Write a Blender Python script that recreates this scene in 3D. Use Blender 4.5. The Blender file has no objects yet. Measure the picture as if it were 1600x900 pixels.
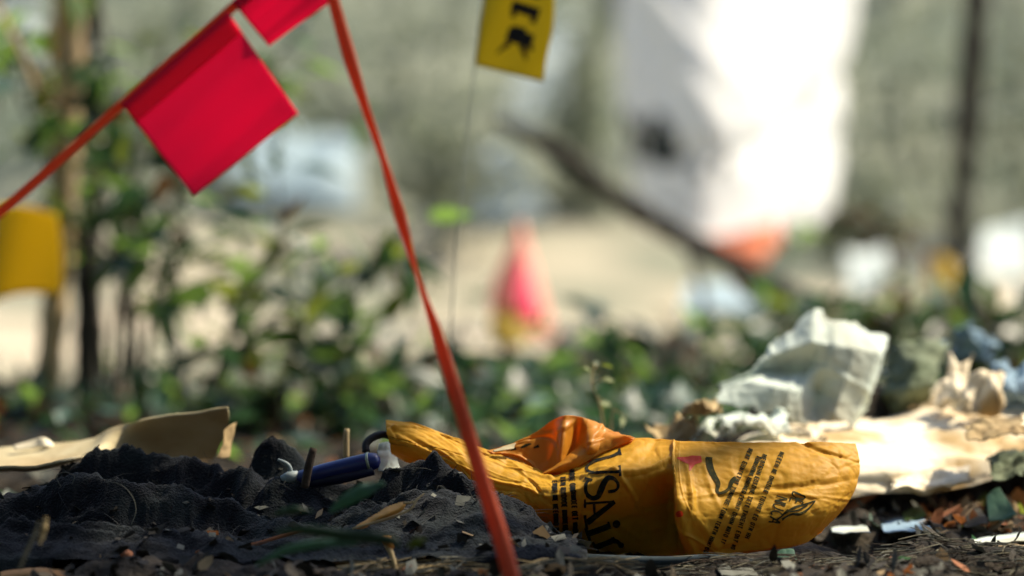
import bpy, math, random
import numpy as np
from mathutils import Vector, Matrix
from mathutils.bvhtree import BVHTree

random.seed(7)
RNG = np.random.default_rng(7)
S = bpy.context.scene
C = S.collection

# ------------------------------------------------------------------ camera
CAM_H = 0.148
F_MM = 100.0
FPX = 1600 * F_MM / 36.0
PITCH = math.atan(50 / FPX)
cam_d = bpy.data.cameras.new('camera')
cam_d.lens = F_MM
cam_d.sensor_width = 36.0
cam_d.clip_start = 0.05
cam_d.clip_end = 400
cam_d.dof.use_dof = True
cam_d.dof.focus_distance = 1.40
cam_d.dof.aperture_fstop = 4.4
cam_d.dof.aperture_blades = 0
cam = bpy.data.objects.new('camera', cam_d)
C.objects.link(cam)
cam.location = (0, 0, CAM_H)
cam.rotation_euler = (math.radians(90) - PITCH, 0, 0)
S.camera = cam

# ------------------------------------------------------------------ light
TO_SUN = Vector((0.56, 0.24, 0.78)).normalized()
w = bpy.data.worlds.new('World')
S.world = w
w.use_nodes = True
nt = w.node_tree
nt.nodes.clear()
out = nt.nodes.new('ShaderNodeOutputWorld')
bg = nt.nodes.new('ShaderNodeBackground')
sky = nt.nodes.new('ShaderNodeTexSky')
sky.sky_type = 'NISHITA'
sky.sun_disc = False
sky.sun_elevation = math.asin(TO_SUN.z)
sky.sun_rotation = math.atan2(TO_SUN.x, TO_SUN.y)
sky.air_density = 1.0
sky.dust_density = 1.5
bg.inputs['Strength'].default_value = 0.14
nt.links.new(sky.outputs[0], bg.inputs[0])
nt.links.new(bg.outputs[0], out.inputs[0])

sun_d = bpy.data.lights.new('sun', 'SUN')
sun_d.energy = 5.0
sun_d.angle = math.radians(0.55)
sun_d.color = (1.0, 0.88, 0.68)
sun = bpy.data.objects.new('sun', sun_d)
C.objects.link(sun)
sun.location = (2, 0, 4)
sun.rotation_euler = TO_SUN.to_track_quat('Z', 'Y').to_euler()

S.view_settings.view_transform = 'Standard'
S.view_settings.look = 'None'
S.view_settings.gamma = 1.0
S.view_settings.use_curve_mapping = False
S.view_settings.exposure = 0.8
S.render.engine = 'CYCLES'
S.cycles.max_bounces = 8
S.cycles.transparent_max_bounces = 8

# ------------------------------------------------------------------ helpers
_fw = Vector((0, math.cos(PITCH), -math.sin(PITCH)))
_up = Vector((0, math.sin(PITCH), math.cos(PITCH)))
_rt = Vector((1, 0, 0))
CAMP = Vector((0, 0, CAM_H))


def ray(px, py):
    return _rt * ((px - 800) / FPX) + _up * ((450 - py) / FPX) + _fw


def at(px, py, Y):
    d = ray(px, py)
    return CAMP + d * (Y / d.y)


def ppm(Y):
    return FPX / Y


def _hash(ix, iy, iz, seed):
    h = (ix.astype(np.int64) * 374761393 + iy.astype(np.int64) * 668265263 + iz.astype(np.int64) * 2147483647 + seed * 974634777)
    h = (h ^ (h >> 13)) * 1274126177
    h = h & 0x7fffffff
    return ((h ^ (h >> 16)) & 0xffff) / 65535.0


def vnoise(x, y, z=None, seed=0):
    x = np.asarray(x, float); y = np.asarray(y, float)
    z = np.zeros_like(x) if z is None else np.asarray(z, float)
    ix, iy, iz = np.floor(x), np.floor(y), np.floor(z)
    fx, fy, fz = x - ix, y - iy, z - iz
    fx, fy, fz = [f * f * f * (f * (f * 6 - 15) + 10) for f in (fx, fy, fz)]
    r = 0
    for dx in (0, 1):
        for dy in (0, 1):
            for dz in (0, 1):
                r = r + _hash(ix + dx, iy + dy, iz + dz, seed) * (fx if dx else 1 - fx) * (fy if dy else 1 - fy) * (fz if dz else 1 - fz)
    return r * 2 - 1


def fbm(x, y, z=None, oct=4, seed=0, gain=.5):
    a, t, k = 1.0, 0, 1.0
    for o in range(oct):
        t = t + a * vnoise(np.asarray(x) * k + o * 17.3, np.asarray(y) * k + o * 9.1, None if z is None else np.asarray(z) * k, seed + o)
        a *= gain; k *= 2.03
    return t


def props(o, label=None, cat=None, group=None, kind=None):
    if label: o['label'] = label
    if cat: o['category'] = cat
    if group: o['group'] = group
    if kind: o['kind'] = kind
    return o


def empty(name, loc, label=None, cat=None, group=None):
    o = bpy.data.objects.new(name, None)
    o.empty_display_size = 0.02
    C.objects.link(o)
    o.location = loc
    return props(o, label, cat, group)


def obj(name, verts, faces, mats, parent=None, origin=None, smooth=True, midx=None):
    V = np.asarray(verts, float)
    if origin is None:
        if parent is not None:
            origin = Vector((0, 0, 0)) if parent.type != 'EMPTY' else parent.matrix_basis.translation.copy()
            origin = world_loc(parent)
        else:
            mn, mx = V.min(0), V.max(0)
            origin = Vector(((mn[0] + mx[0]) / 2, (mn[1] + mx[1]) / 2, mn[2]))
    origin = Vector(origin)
    me = bpy.data.meshes.new(name)
    me.from_pydata((V - np.array(origin)).tolist(), [], [list(map(int, f)) for f in faces])
    for m in (mats if isinstance(mats, (list, tuple)) else [mats]):
        me.materials.append(m)
    if midx is not None:
        me.polygons.foreach_set('material_index', np.asarray(midx, np.int32))
    if smooth:
        me.polygons.foreach_set('use_smooth', np.ones(len(me.polygons), bool))
    me.update()
    o = bpy.data.objects.new(name, me)
    C.objects.link(o)
    if parent is not None:
        o.parent = parent
        o.location = origin - world_loc(parent)
    else:
        o.location = origin
    return o


def world_loc(o):
    l = o.location.copy()
    p = o.parent
    while p is not None:
        l = l + p.location
        p = p.parent
    return l


def grid_faces(nu, nv):
    i = np.arange(nu - 1)[:, None] * nv + np.arange(nv - 1)[None, :]
    i = i.ravel()
    return np.stack([i, i + 1, i + nv + 1, i + nv], 1)


def cr(P, t):
    """Catmull-Rom through P (n,3) at parameters t in 0..n-1"""
    P = np.asarray(P, float)
    n = len(P)
    i = np.clip(np.floor(t).astype(int), 0, n - 2)
    f = (t - i)[:, None]
    p0 = P[np.maximum(i - 1, 0)]; p1 = P[i]; p2 = P[i + 1]; p3 = P[np.minimum(i + 2, n - 1)]
    return 0.5 * ((2 * p1) + (-p0 + p2) * f + (2 * p0 - 5 * p1 + 4 * p2 - p3) * f ** 2 + (-p0 + 3 * p1 - 3 * p2 + p3) * f ** 3)


def surf_lin(ctrl, nu, nv):
    A = np.array([[list(p) for p in col] for col in ctrl], float)
    a, b = A.shape[:2]
    tu = np.linspace(0, a - 1, nu)[:, None]; tv = np.linspace(0, b - 1, nv)[None, :]
    i = np.clip(np.floor(tu).astype(int), 0, a - 2); j = np.clip(np.floor(tv).astype(int), 0, b - 2)
    f = (tu - i)[..., None]; g_ = (tv - j)[..., None]
    return (A[i, j] * (1 - f) + A[i + 1, j] * f) * (1 - g_) + (A[i, j + 1] * (1 - f) + A[i + 1, j + 1] * f) * g_


def surf(ctrl, nu, nv):
    """ctrl: [cols][rows] of 3D points -> (nu,nv,3)"""
    A = np.array([[list(p) for p in col] for col in ctrl], float)
    a, b = A.shape[:2]
    tv = np.linspace(0, b - 1, nv)
    B = np.array([cr(A[i], tv) for i in range(a)])
    tu = np.linspace(0, a - 1, nu)
    return np.array([cr(B[:, j], tu) for j in range(nv)]).transpose(1, 0, 2)


def normals(G):
    du = np.gradient(G, axis=0); dv = np.gradient(G, axis=1)
    n = np.cross(du, dv)
    return n / (np.linalg.norm(n, axis=2, keepdims=True) + 1e-12)


def crumple(G, amp, scale, seed=0, edge=0.0, oct=4, ridged=True):
    n = normals(G)
    x, y, z = G[..., 0] * scale, G[..., 1] * scale, G[..., 2] * scale
    a = vnoise(x, y, z, seed)
    if ridged:
        a = 1 - 2 * np.abs(a)
        b = 1 - 2 * np.abs(vnoise(x * 2.3 + 5, y * 2.3, z * 2.3, seed + 3))
        a = .65 * a + .35 * b
    else:
        a = fbm(x, y, z, oct, seed)
    return G + n * (a * amp)[..., None]


def creases(G, k, amp, wid, seed=0, length=.5):
    """sharp straight wrinkles pressed into a sheet"""
    rr = np.random.default_rng(seed)
    n = normals(G)
    nu, nv = G.shape[:2]
    U = np.cumsum(np.r_[0, np.linalg.norm(np.diff(G[:, nv // 2], axis=0), axis=1)])[:, None] * np.ones((1, nv))
    W = np.cumsum(np.r_[0, np.linalg.norm(np.diff(G[nu // 2], axis=0), axis=1)])[None, :] * np.ones((nu, 1))
    D = np.zeros((nu, nv))
    mu, mw = U.max(), W.max()
    for i in range(k):
        cu, cw = rr.uniform(0, mu), rr.uniform(0, mw)
        an = rr.uniform(0, math.pi)
        du, dw = U - cu, W - cw
        al = du * math.cos(an) + dw * math.sin(an)
        ac = -du * math.sin(an) + dw * math.cos(an)
        ac = ac + .25 * al ** 2 / (mw * length + 1e-6) * rr.normal()
        ln = mw * length * rr.uniform(.4, 1.2)
        w_ = wid * rr.uniform(.5, 1.4)
        D += amp * rr.normal() * np.clip(1 - np.abs(ac) / w_, 0, 1) * np.exp(-(al / ln) ** 2)
        D += amp * .45 * rr.normal() * np.tanh(ac / (w_ * 2.5)) * np.exp(-(al / ln) ** 2) * np.exp(-np.abs(ac) / (w_ * 7))
    return G + n * D[..., None]


def solid(o, t, offset=-1):
    m = o.modifiers.new('thickness', 'SOLIDIFY')
    m.thickness = t
    m.offset = offset
    return o


def sheet(name, G, mat, parent=None, th=0.0006, origin=None, keep=None):
    nu, nv = G.shape[:2]
    F = grid_faces(nu, nv)
    if keep is not None:
        k = keep.ravel()
        F = F[k[F].all(1)]
        used = np.unique(F)
        remap = -np.ones(nu * nv, int); remap[used] = np.arange(len(used))
        V = G.reshape(-1, 3)[used]; F = remap[F]
    else:
        V = G.reshape(-1, 3)
    o = obj(name, V, F, mat, parent, origin)
    if th: solid(o, th, 0)
    return o


def tube_data(P, R, seg=8, cap=True):
    P = [Vector(p) for p in P]
    n = len(P)
    V, F = [], []
    up = Vector((0, 0, 1))
    prev = None
    for i in range(n):
        t = (P[min(i + 1, n - 1)] - P[max(i - 1, 0)]).normalized()
        if prev is None:
            a = t.orthogonal().normalized()
        else:
            a = (prev - t * prev.dot(t)).normalized()
        prev = a
        b = t.cross(a)
        r = R[i] if hasattr(R, '__len__') else R
        for k in range(seg):
            an = 2 * math.pi * k / seg
            V.append(P[i] + (a * math.cos(an) + b * math.sin(an)) * r)
    for i in range(n - 1):
        for k in range(seg):
            k2 = (k + 1) % seg
            F.append((i * seg + k, i * seg + k2, (i + 1) * seg + k2, (i + 1) * seg + k))
    if cap:
        F.append(tuple(range(seg))[::-1])
        F.append(tuple((n - 1) * seg + k for k in range(seg)))
    return V, F


def smooth_path(P, n):
    P = np.array([list(p) for p in P], float)
    return [Vector(v) for v in cr(P, np.linspace(0, len(P) - 1, n))]


def tube(name, P, R, mat, parent=None, seg=8, n=None, origin=None):
    if n:
        k = len(P)
        if hasattr(R, '__len__'):
            R = np.interp(np.linspace(0, k - 1, n), np.arange(k), R)
        P = smooth_path(P, n)
    V, F = tube_data(P, R, seg)
    return obj(name, V, F, mat, parent, origin)


def merge(parts):
    V, F, M = [], [], []
    for p in parts:
        v, f = p[0], p[1]
        b = len(V)
        V.extend([tuple(q) for q in v])
        F.extend([tuple(i + b for i in q) for q in f])
        M.extend([p[2] if len(p) > 2 else 0] * len(f))
    return V, F, M


# ------------------------------------------------------------------ materials
def mat_new(name):
    m = bpy.data.materials.new(name)
    m.use_nodes = True
    m.node_tree.nodes.clear()
    return m, m.node_tree.nodes, m.node_tree.links


def mat(name, col, col2=None, scale=40, rough=.7, trans=0.0, tcol=None, bump=0.0, bscale=None, spec=.3, detail=5, contrast=(.35, .65), coord='Object', col3=None, s3=8, metal=0.0, stretch=None, sheen=0.0, rand=0.0):
    m, N, L = mat_new(name)
    o = N.new('ShaderNodeOutputMaterial')
    p = N.new('ShaderNodeBsdfPrincipled')
    p.inputs['Roughness'].default_value = rough
    p.inputs['Specular IOR Level'].default_value = spec
    p.inputs['Metallic'].default_value = metal
    if sheen:
        p.inputs['Sheen Weight'].default_value = sheen
        p.inputs['Sheen Roughness'].default_value = .5
    tc = N.new('ShaderNodeTexCoord')
    src = tc.outputs[coord]
    if stretch:
        mp = N.new('ShaderNodeMapping')
        mp.inputs['Scale'].default_value = stretch
        L.new(src, mp.inputs[0]); src = mp.outputs[0]
    csock = None
    if col2 is not None:
        n1 = N.new('ShaderNodeTexNoise')
        n1.inputs['Scale'].default_value = scale
        n1.inputs['Detail'].default_value = detail
        n1.inputs['Roughness'].default_value = .6
        L.new(src, n1.inputs['Vector'])
        r = N.new('ShaderNodeValToRGB')
        r.color_ramp.elements[0].position = contrast[0]
        r.color_ramp.elements[1].position = contrast[1]
        r.color_ramp.elements[0].color = (*col, 1)
        r.color_ramp.elements[1].color = (*col2, 1)
        L.new(n1.outputs[0], r.inputs[0])
        csock = r.outputs[0]
        if col3 is not None:
            n3 = N.new('ShaderNodeTexNoise')
            n3.inputs['Scale'].default_value = s3
            n3.inputs['Detail'].default_value = 4
            L.new(src, n3.inputs['Vector'])
            r3 = N.new('ShaderNodeValToRGB')
            r3.color_ramp.elements[0].position = .48
            r3.color_ramp.elements[1].position = .62
            L.new(n3.outputs[0], r3.inputs[0])
            mx = N.new('ShaderNodeMix'); mx.data_type = 'RGBA'
            L.new(r3.outputs[0], mx.inputs[0])
            L.new(csock, mx.inputs[6])
            mx.inputs[7].default_value = (*col3, 1)
            csock = mx.outputs[2]
    if rand:
        oi = N.new('ShaderNodeObjectInfo')
        hs = N.new('ShaderNodeHueSaturation')
        mr = N.new('ShaderNodeMapRange')
        mr.inputs[3].default_value = 1 - rand
        mr.inputs[4].default_value = 1 + rand
        L.new(oi.outputs['Random'], mr.inputs[0])
        L.new(mr.outputs[0], hs.inputs['Value'])
        if csock is None:
            hs.inputs['Color'].default_value = (*col, 1)
        else:
            L.new(csock, hs.inputs['Color'])
        csock = hs.outputs[0]
    if csock is not None:
        L.new(csock, p.inputs['Base Color'])
    else:
        p.inputs['Base Color'].default_value = (*col, 1)
    nsock = None
    if bump:
        nb = N.new('ShaderNodeTexNoise')
        nb.inputs['Scale'].default_value = bscale or scale * 3
        nb.inputs['Detail'].default_value = 6
        L.new(src, nb.inputs['Vector'])
        b = N.new('ShaderNodeBump')
        b.inputs['Strength'].default_value = bump
        b.inputs['Distance'].default_value = .002
        L.new(nb.outputs[0], b.inputs['Height'])
        L.new(b.outputs[0], p.inputs['Normal'])
        nsock = b.outputs[0]
    if trans:
        t = N.new('ShaderNodeBsdfTranslucent')
        t.inputs['Color'].default_value = (*(tcol or col), 1)
        if tcol is None and csock is not None: L.new(csock, t.inputs['Color'])
        mx = N.new('ShaderNodeMixShader')
        mx.inputs[0].default_value = trans
        L.new(p.outputs[0], mx.inputs[1]); L.new(t.outputs[0], mx.inputs[2])
        L.new(mx.outputs[0], o.inputs[0])
    else:
        L.new(p.outputs[0], o.inputs[0])
    return m


M = {}
M['bag'] = mat('bag_paper', (.60, .345, .020), (.66, .40, .028), 30, .55, .40, (.92, .44, .014), .14, 260, .25)
M['bag_rear'] = mat('bag_paper_rear', (.60, .27, .018), (.66, .31, .024), 30, .45, .45, (.85, .27, .008), .10, 260, .4)
M['light_block'] = mat('bag_light_block', (.10, .05, .02), (.06, .03, .012), 40, .8)  # opaque colour for the sheet that stops light inside the bag
M['ink'] = mat('bag_ink', (.006, .009, .008), (.10, .055, .008), 420, rough=.8, spec=.1, contrast=(.5, .72))
M['ink_green'] = mat('bag_ink_green', (.026, .028, .010), (.12, .08, .012), 420, rough=.8, spec=.1, contrast=(.5, .75), trans=.15)
M['ink_red'] = mat('bag_ink_red', (.62, .05, .01), rough=.5, trans=.3, tcol=(.8, .06, .01))
M['flag'] = mat('flag_vinyl_red', (.95, .035, .15), (.92, .028, .12), 9, .45, .58, (1.0, .055, .22), 0, None, .4, stretch=(1, 1, 1))
M['tape'] = mat('tape_orange', (.62, .14, .055), (.52, .10, .04), 25, .5, .38, (.82, .17, .06), 0, None, .4)
M['yellow'] = mat('flag_vinyl_yellow', (.62, .52, .04), (.56, .46, .036), 14, .5, .45, (.82, .68, .05))
M['yellow2'] = mat('flag_vinyl_deep_yellow', (.74, .56, .04), (.68, .50, .036), 14, .5, .5, (.92, .70, .05))
M['black'] = mat('black_print', (.012, .012, .013), rough=.6)
M['wire'] = mat('wire_grey', (.34, .37, .31), rough=.5, metal=.4)
M['coat'] = mat('coat_wool', (.004, .0052, .008), (.010, .0128, .017), 120, .95, 0, None, .9, 900, .04, col3=(.020, .026, .028), s3=26, sheen=.10)
M['fibre'] = mat('fibre_dark', (.03, .036, .042), (.07, .07, .06), 40, .9)
M['soil'] = None
M['card'] = mat('card_tan', (.54, .47, .29), (.46, .38, .21), 30, .75, .06, (.5, .3, .1), .15, 300, .2, col3=(.38, .29, .15), s3=18)
M['card_in'] = mat('card_pale', (.68, .62, .46), (.60, .52, .36), 25, .75, 0, None, .1, 300, .2)
M['blue'] = mat('blue_plastic', (.009, .022, .13), (.007, .016, .10), 60, .32, spec=.5)
M['navy'] = mat('blue_plastic_shade', (.006, .008, .03), rough=.4)  # shade on the underside of the blue handle, put into the colour
M['pale'] = mat('pale_plastic', (.30, .35, .34), (.22, .27, .27), 80, .5, trans=.1)
M['ring'] = mat('brass_ring', (.30, .34, .24), rough=.4, metal=.5)
M['twig'] = mat('twig_dark', (.035, .024, .016), (.07, .048, .03), 120, .9, bump=.4, bscale=300)
M['straw'] = mat('straw', (.50, .38, .19), (.38, .28, .13), 90, .7, trans=.15)
M['paper'] = mat('paper_white', (.66, .74, .68), (.56, .64, .57), 28, .8, .2, (.66, .76, .66), .18, 220, .2, col3=(.50, .50, .41), s3=14)
M['paper_warm'] = mat('paper_cream', (.88, .79, .60), (.78, .67, .47), 34, .8, .06, None, .35, 160, .2, col3=(.42, .29, .13), s3=22)
M['paper_blue'] = mat('paper_blue', (.30, .42, .52), (.22, .33, .42), 30, .8, .2, (.3, .42, .3), .2, 200, .2)
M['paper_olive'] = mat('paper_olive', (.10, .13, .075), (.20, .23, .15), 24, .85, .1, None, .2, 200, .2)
M['paper_tan'] = mat('paper_tan', (.44, .33, .17), (.30, .21, .10), 30, .85, .05, None, .2, 200, .2)
M['cable'] = mat('cable_grey', (.022, .032, .038), (.04, .054, .062), 60, .9, spec=.08)
M['leaf_a'] = mat('leaf_green', (.060, .115, .030), (.09, .15, .045), 25, .45, .52, (.20, .34, .06), 0, None, .45, rand=.35)
M['leaf_b'] = mat('leaf_olive', (.055, .085, .018), (.085, .11, .03), 25, .5, .42, (.22, .27, .035), 0, None, .4, rand=.35)
M['leaf_c'] = mat('leaf_deep', (.015, .045, .025), (.026, .062, .034), 25, .4, .30, (.05, .12, .045), 0, None, .5, rand=.35)
M['leaf_d'] = mat('leaf_brown', (.045, .030, .014), (.07, .045, .02), 25, .7, .3, (.12, .06, .015), rand=.3)
M['leaf_y'] = mat('leaf_yellow', (.50, .36, .03), (.40, .28, .02), 30, .6, .4, (.7, .45, .03))
M['leaf_dry'] = mat('leaf_dry_orange', (.58, .30, .05), (.66, .42, .12), 60, .6, .35, (.8, .42, .06), .2, 200)
M['leaf_pale'] = mat('leaf_pale', (.40, .44, .30), (.30, .36, .22), 25, .6, .35, (.5, .55, .3), rand=.2)
M['bark_tan'] = mat('bark_tan', (.74, .54, .30), (.62, .44, .23), 30, .85, 0, None, .5, 120, stretch=(1, 1, .25), col3=(.16, .12, .07), s3=12)
M['bark_dark'] = mat('bark_dark', (.030, .027, .022), (.055, .048, .036), 40, .9, 0, None, .5, 120, stretch=(1, 1, .25))
M['bark_brown'] = mat('bark_brown', (.050, .038, .030), (.085, .068, .05), 40, .9, 0, None, .5, 120)
M['bark_grey'] = mat('bark_grey', (.15, .16, .12), (.22, .22, .17), 12, .9, 0, None, .4, 60, stretch=(1, 1, .25))
M['white_sheet'] = mat('white_plastic_sheet', (.84, .85, .85), (.80, .82, .82), 4, .55, .50, (.90, .90, .88), 0, None, .4)
M['dark_void'] = mat('dark_patch', (.02, .026, .022), (.05, .055, .045), 30, .9)  # dark marks on the white sheet
M['orange_cloth'] = mat('orange_cloth', (.86, .40, .24), (.82, .28, .13), 6, .7, .4, (.95, .42, .22))
M['pink'] = mat('flag_vinyl_pink', (.92, .52, .42), (.90, .44, .38), 9, .5, .45, (.95, .52, .42))
M['crimson'] = mat('flag_vinyl_crimson', (.84, .015, .16), (.78, .02, .12), 9, .5, .4, (.95, .02, .18))
M['panel_blue'] = mat('pale_blue_panel', (.34, .44, .47), (.27, .36, .40), 5, .5, spec=.4)
M['panel_white'] = mat('pale_grey_panel', (.56, .62, .58), (.46, .52, .49), 5, .5, spec=.4)
M['chip'] = mat('wood_chip', (.50, .29, .13), (.36, .19, .08), 60, .8, 0, None, .4, 200, stretch=(.3, 1, 1))
M['rust'] = mat('litter_rust', (.24, .085, .035), (.38, .16, .07), 60, .85, .2, (.5, .18, .05))
M['tan_l'] = mat('litter_tan', (.40, .29, .16), (.28, .19, .10), 60, .85, .15)
M['dark_l'] = mat('litter_dark', (.020, .018, .014), (.045, .038, .028), 60, .9)
M['grey_l'] = mat('litter_grey', (.09, .095, .08), (.15, .15, .12), 60, .9)
M['green_l'] = mat('litter_green', (.035, .09, .06), (.06, .13, .08), 40, .6, .3, (.08, .2, .08))
M['bush'] = mat('leaf_grey_green', (.17, .19, .15), (.21, .23, .18), 6, .6, .4, (.26, .30, .20))
M['teal_leaf'] = mat('leaf_teal', (.05, .12, .095), (.07, .15, .11), 20, .5, .3, (.1, .25, .12), spec=.5)
M['drygrass'] = mat('dry_grass', (.14, .135, .095), (.25, .22, .14), 50, .85, .1)


def ground_material():
    m, N, L = mat_new('soil_and_dry_ground')
    o = N.new('ShaderNodeOutputMaterial'); p = N.new('ShaderNodeBsdfPrincipled')
    p.inputs['Roughness'].default_value = .95
    p.inputs['Specular IOR Level'].default_value = .15
    g = N.new('ShaderNodeNewGeometry')
    sx = N.new('ShaderNodeSeparateXYZ'); L.new(g.outputs['Position'], sx.inputs[0])

    def noise(scale, det=5):
        n = N.new('ShaderNodeTexNoise'); n.inputs['Scale'].default_value = scale; n.inputs['Detail'].default_value = det
        L.new(g.outputs['Position'], n.inputs['Vector']); return n.outputs[0]

    def ramp(s, a, b, ca, cb):
        r = N.new('ShaderNodeValToRGB'); e = r.color_ramp.elements
        e[0].position = a; e[1].position = b; e[0].color = (*ca, 1); e[1].color = (*cb, 1)
        L.new(s, r.inputs[0]); return r.outputs[0]

    def mix(f, a, b):
        x = N.new('ShaderNodeMix'); x.data_type = 'RGBA'
        L.new(f, x.inputs[0]); L.new(a, x.inputs[6]); L.new(b, x.inputs[7]); return x.outputs[2]

    def zone(y0, y1, wob):
        a = N.new('ShaderNodeMath'); a.operation = 'MULTIPLY_ADD'
        L.new(noise(1.6, 4), a.inputs[0]); a.inputs[1].default_value = wob
        L.new(sx.outputs['Y'], a.inputs[2])
        r = N.new('ShaderNodeMapRange')
        r.inputs[1].default_value = y0 + wob / 2; r.inputs[2].default_value = y1 + wob / 2
        L.new(a.outputs[0], r.inputs[0]); return r.outputs[0]
    soil = ramp(noise(90, 6), .35, .68, (.012, .011, .010), (.052, .042, .030))
    dirt = ramp(noise(1.7, 5), .40, .60, (.20, .215, .155), (.56, .475, .355))
    slope = ramp(noise(1.3, 4), .38, .62, (.095, .120, .090), (.225, .24, .18))
    c = mix(zone(2.9, 3.6, .6), soil, dirt)
    c = mix(zone(6.6, 8.0, 1.2), c, slope)
    L.new(c, p.inputs['Base Color'])
    b = N.new('ShaderNodeBump'); b.inputs['Strength'].default_value = .7; b.inputs['Distance'].default_value = .004
    L.new(noise(350, 6), b.inputs['Height']); L.new(b.outputs[0], p.inputs['Normal'])
    L.new(p.outputs[0], o.inputs[0])
    return m


M['soil'] = ground_material()

# ------------------------------------------------------------------ ground


def ground_z(x, y):
    x = np.asarray(x, float); y = np.asarray(y, float)
    t = np.clip(y - 6.2, 0, None)
    rise = np.where(t < 1.6, t * t * .13, .333 + (t - 1.6) * .416)
    rise = np.minimum(rise, 9 + .02 * t)
    near = np.exp(-np.clip(np.abs(y - 1.6) - .8, 0, None) / 1.0)
    z = .0045 * fbm(x * 22, y * 22, None, 3, 11) * (.4 + near)
    z = z + .0030 * fbm(x * 90, y * 90, None, 3, 12) * near
    z = z + .03 * fbm(x * 1.1, y * 1.1, None, 3, 13) * np.clip((y - 2.2) / 2, 0, 1)
    # slight rise of the matted ground on the right in front
    z = z + .006 * np.exp(-((x - .24) / .16) ** 2 - ((y - 1.34) / .08) ** 2)
    z = z - .0070 * np.exp(-((x - .07) / .15) ** 4 - ((y - 1.365) / .085) ** 4)
    return z + rise


def axis(lo, d0, d1, hi, step, grow=1.16):
    a = list(np.arange(d0, d1 + 1e-9, step))
    s, v = step, a[-1]
    while v < hi:
        s *= grow; v += s; a.append(min(v, hi))
    s, v, b = step, a[0], []
    while v > lo:
        s *= grow; v -= s; b.append(max(v, lo))
    return np.array(b[::-1] + a)


xs = axis(-60, -.34, .34, 60, .0036, 1.10)
ys = axis(-20, 1.18, 2.0, 90, .0036, 1.06)
XX, YY = np.meshgrid(xs, ys, indexing='ij')
G = np.stack([XX, YY, ground_z(XX, YY)], 2)
g = obj('ground', G.reshape(-1, 3), grid_faces(len(xs), len(ys))[:, ::-1], M['soil'], origin=(0, 0, 0))
g.data.flip_normals() if g.data.polygons[0].normal.z < 0 else None
props(g, 'dark littered soil turning to pale bare dirt and grassy slope behind', None, None, 'structure')


GZ = G[..., 2]


def gz(x, y):
    i = min(max(int(np.searchsorted(xs, x)) - 1, 0), len(xs) - 2)
    j = min(max(int(np.searchsorted(ys, y)) - 1, 0), len(ys) - 2)
    u = (x - xs[i]) / (xs[i + 1] - xs[i]); v = (y - ys[j]) / (ys[j + 1] - ys[j])
    return float((GZ[i, j] * (1 - u) + GZ[i + 1, j] * u) * (1 - v) + (GZ[i, j + 1] * (1 - u) + GZ[i + 1, j + 1] * u) * v)


# ------------------------------------------------------------------ unseen woods added behind the viewpoint to hold back sky light
parts = []
for i in range(6500):
    az = math.radians(random.uniform(165, 395))        # from the left round the back to the right
    rad = random.uniform(4.2, 7.5); h = random.uniform(0, 12)
    c = Vector((rad * math.cos(az), 1.0 + rad * math.sin(az) * (1 if math.sin(az) < 0 else .5), h))
    if c.y > 3.2 or (c.x > 0 and c.y > -1.2): continue
    l = random.uniform(.35, .8)
    Mx = Matrix.Translation(c) @ Matrix.Rotation(random.uniform(0, 6.28), 4, 'Z') @ Matrix.Rotation(random.gauss(0, .7), 4, 'Y') @ Matrix.Rotation(random.gauss(.8, .6), 4, 'X')
    V_ = [Mx @ Vector(q) for q in ((0, 0, 0), (l * .5, -l * .4, l * .06), (l, 0, -l * .1), (l * .5, l * .4, l * .06))]
    parts.append((V_, [(0, 1, 2, 3)]))
V_, F_, _ = merge(parts)
o = obj('shade_woodland', V_, F_, M['leaf_c'], None, smooth=False)
props(o, 'dark leafy woods added unseen behind the viewpoint to hold back sky light', None, None, 'stuff')

# ------------------------------------------------------------------ sapling added outside the frame so that its bough shades the garment
sap = empty('shade_sapling', (1.95, 2.3, 0), 'unseen leafy sapling added beyond the right picture edge to shade the garment', 'tree')
tube('trunk', [(1.95, 2.3, -.05), (1.94, 2.29, .8), (1.92, 2.27, 1.5), (1.95, 2.26, 2.1)], [.03, .026, .02, .012], M['bark_grey'], sap, 10, 14)
tube('limb', [(1.93, 2.28, 1.25), (1.5, 2.05, 1.46), (1.05, 1.82, 1.52), (.75, 1.74, 1.52)], [.014, .011, .008, .004], M['bark_grey'], sap, 8, 14)
parts = []
for i in range(620):
    # leaf spray laid out sunward of the ground patch to be shaded
    gx = random.uniform(-.46, .12); gy = random.uniform(1.14, 1.50)
    if gx > -.055 and gy > 1.345: continue
    if gx > -.09 and gy > 1.40: continue
    if gx < -.12 and gy > 1.44 and random.random() < .9: continue
    if gy < 1.25 and gx < -.08: continue
    h = 1.5 + random.gauss(0, .07)
    c = Vector((gx, gy, .02)) + TO_SUN * ((h - .02) / TO_SUN.z)
    l = random.uniform(.035, .07)
    Mx = Matrix.Translation(c) @ Matrix.Rotation(random.uniform(0, 6.28), 4, 'Z') @ Matrix.Rotation(random.gauss(0, .4), 4, 'Y') @ Matrix.Rotation(random.gauss(0, .4), 4, 'X')
    V_ = [Mx @ Vector(q) for q in ((-l * .5, 0, 0), (0, -l * .26, l * .05), (l * .5, 0, -l * .15), (0, l * .26, l * .05))]
    parts.append((V_, [(0, 1, 2, 3)]))
for i in range(500):
    c = Vector((1.98 + random.gauss(0, .12), 2.3 + random.gauss(0, .12), random.uniform(1.45, 2.05)))
    l = random.uniform(.04, .08)
    Mx = Matrix.Translation(c) @ Matrix.Rotation(random.uniform(0, 6.28), 4, 'Z') @ Matrix.Rotation(random.gauss(0, .6), 4, 'Y')
    parts.append(([Mx @ Vector(q) for q in ((-l * .5, 0, 0), (0, -l * .26, l * .05), (l * .5, 0, -l * .15), (0, l * .26, l * .05))], [(0, 1, 2, 3)]))
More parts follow.
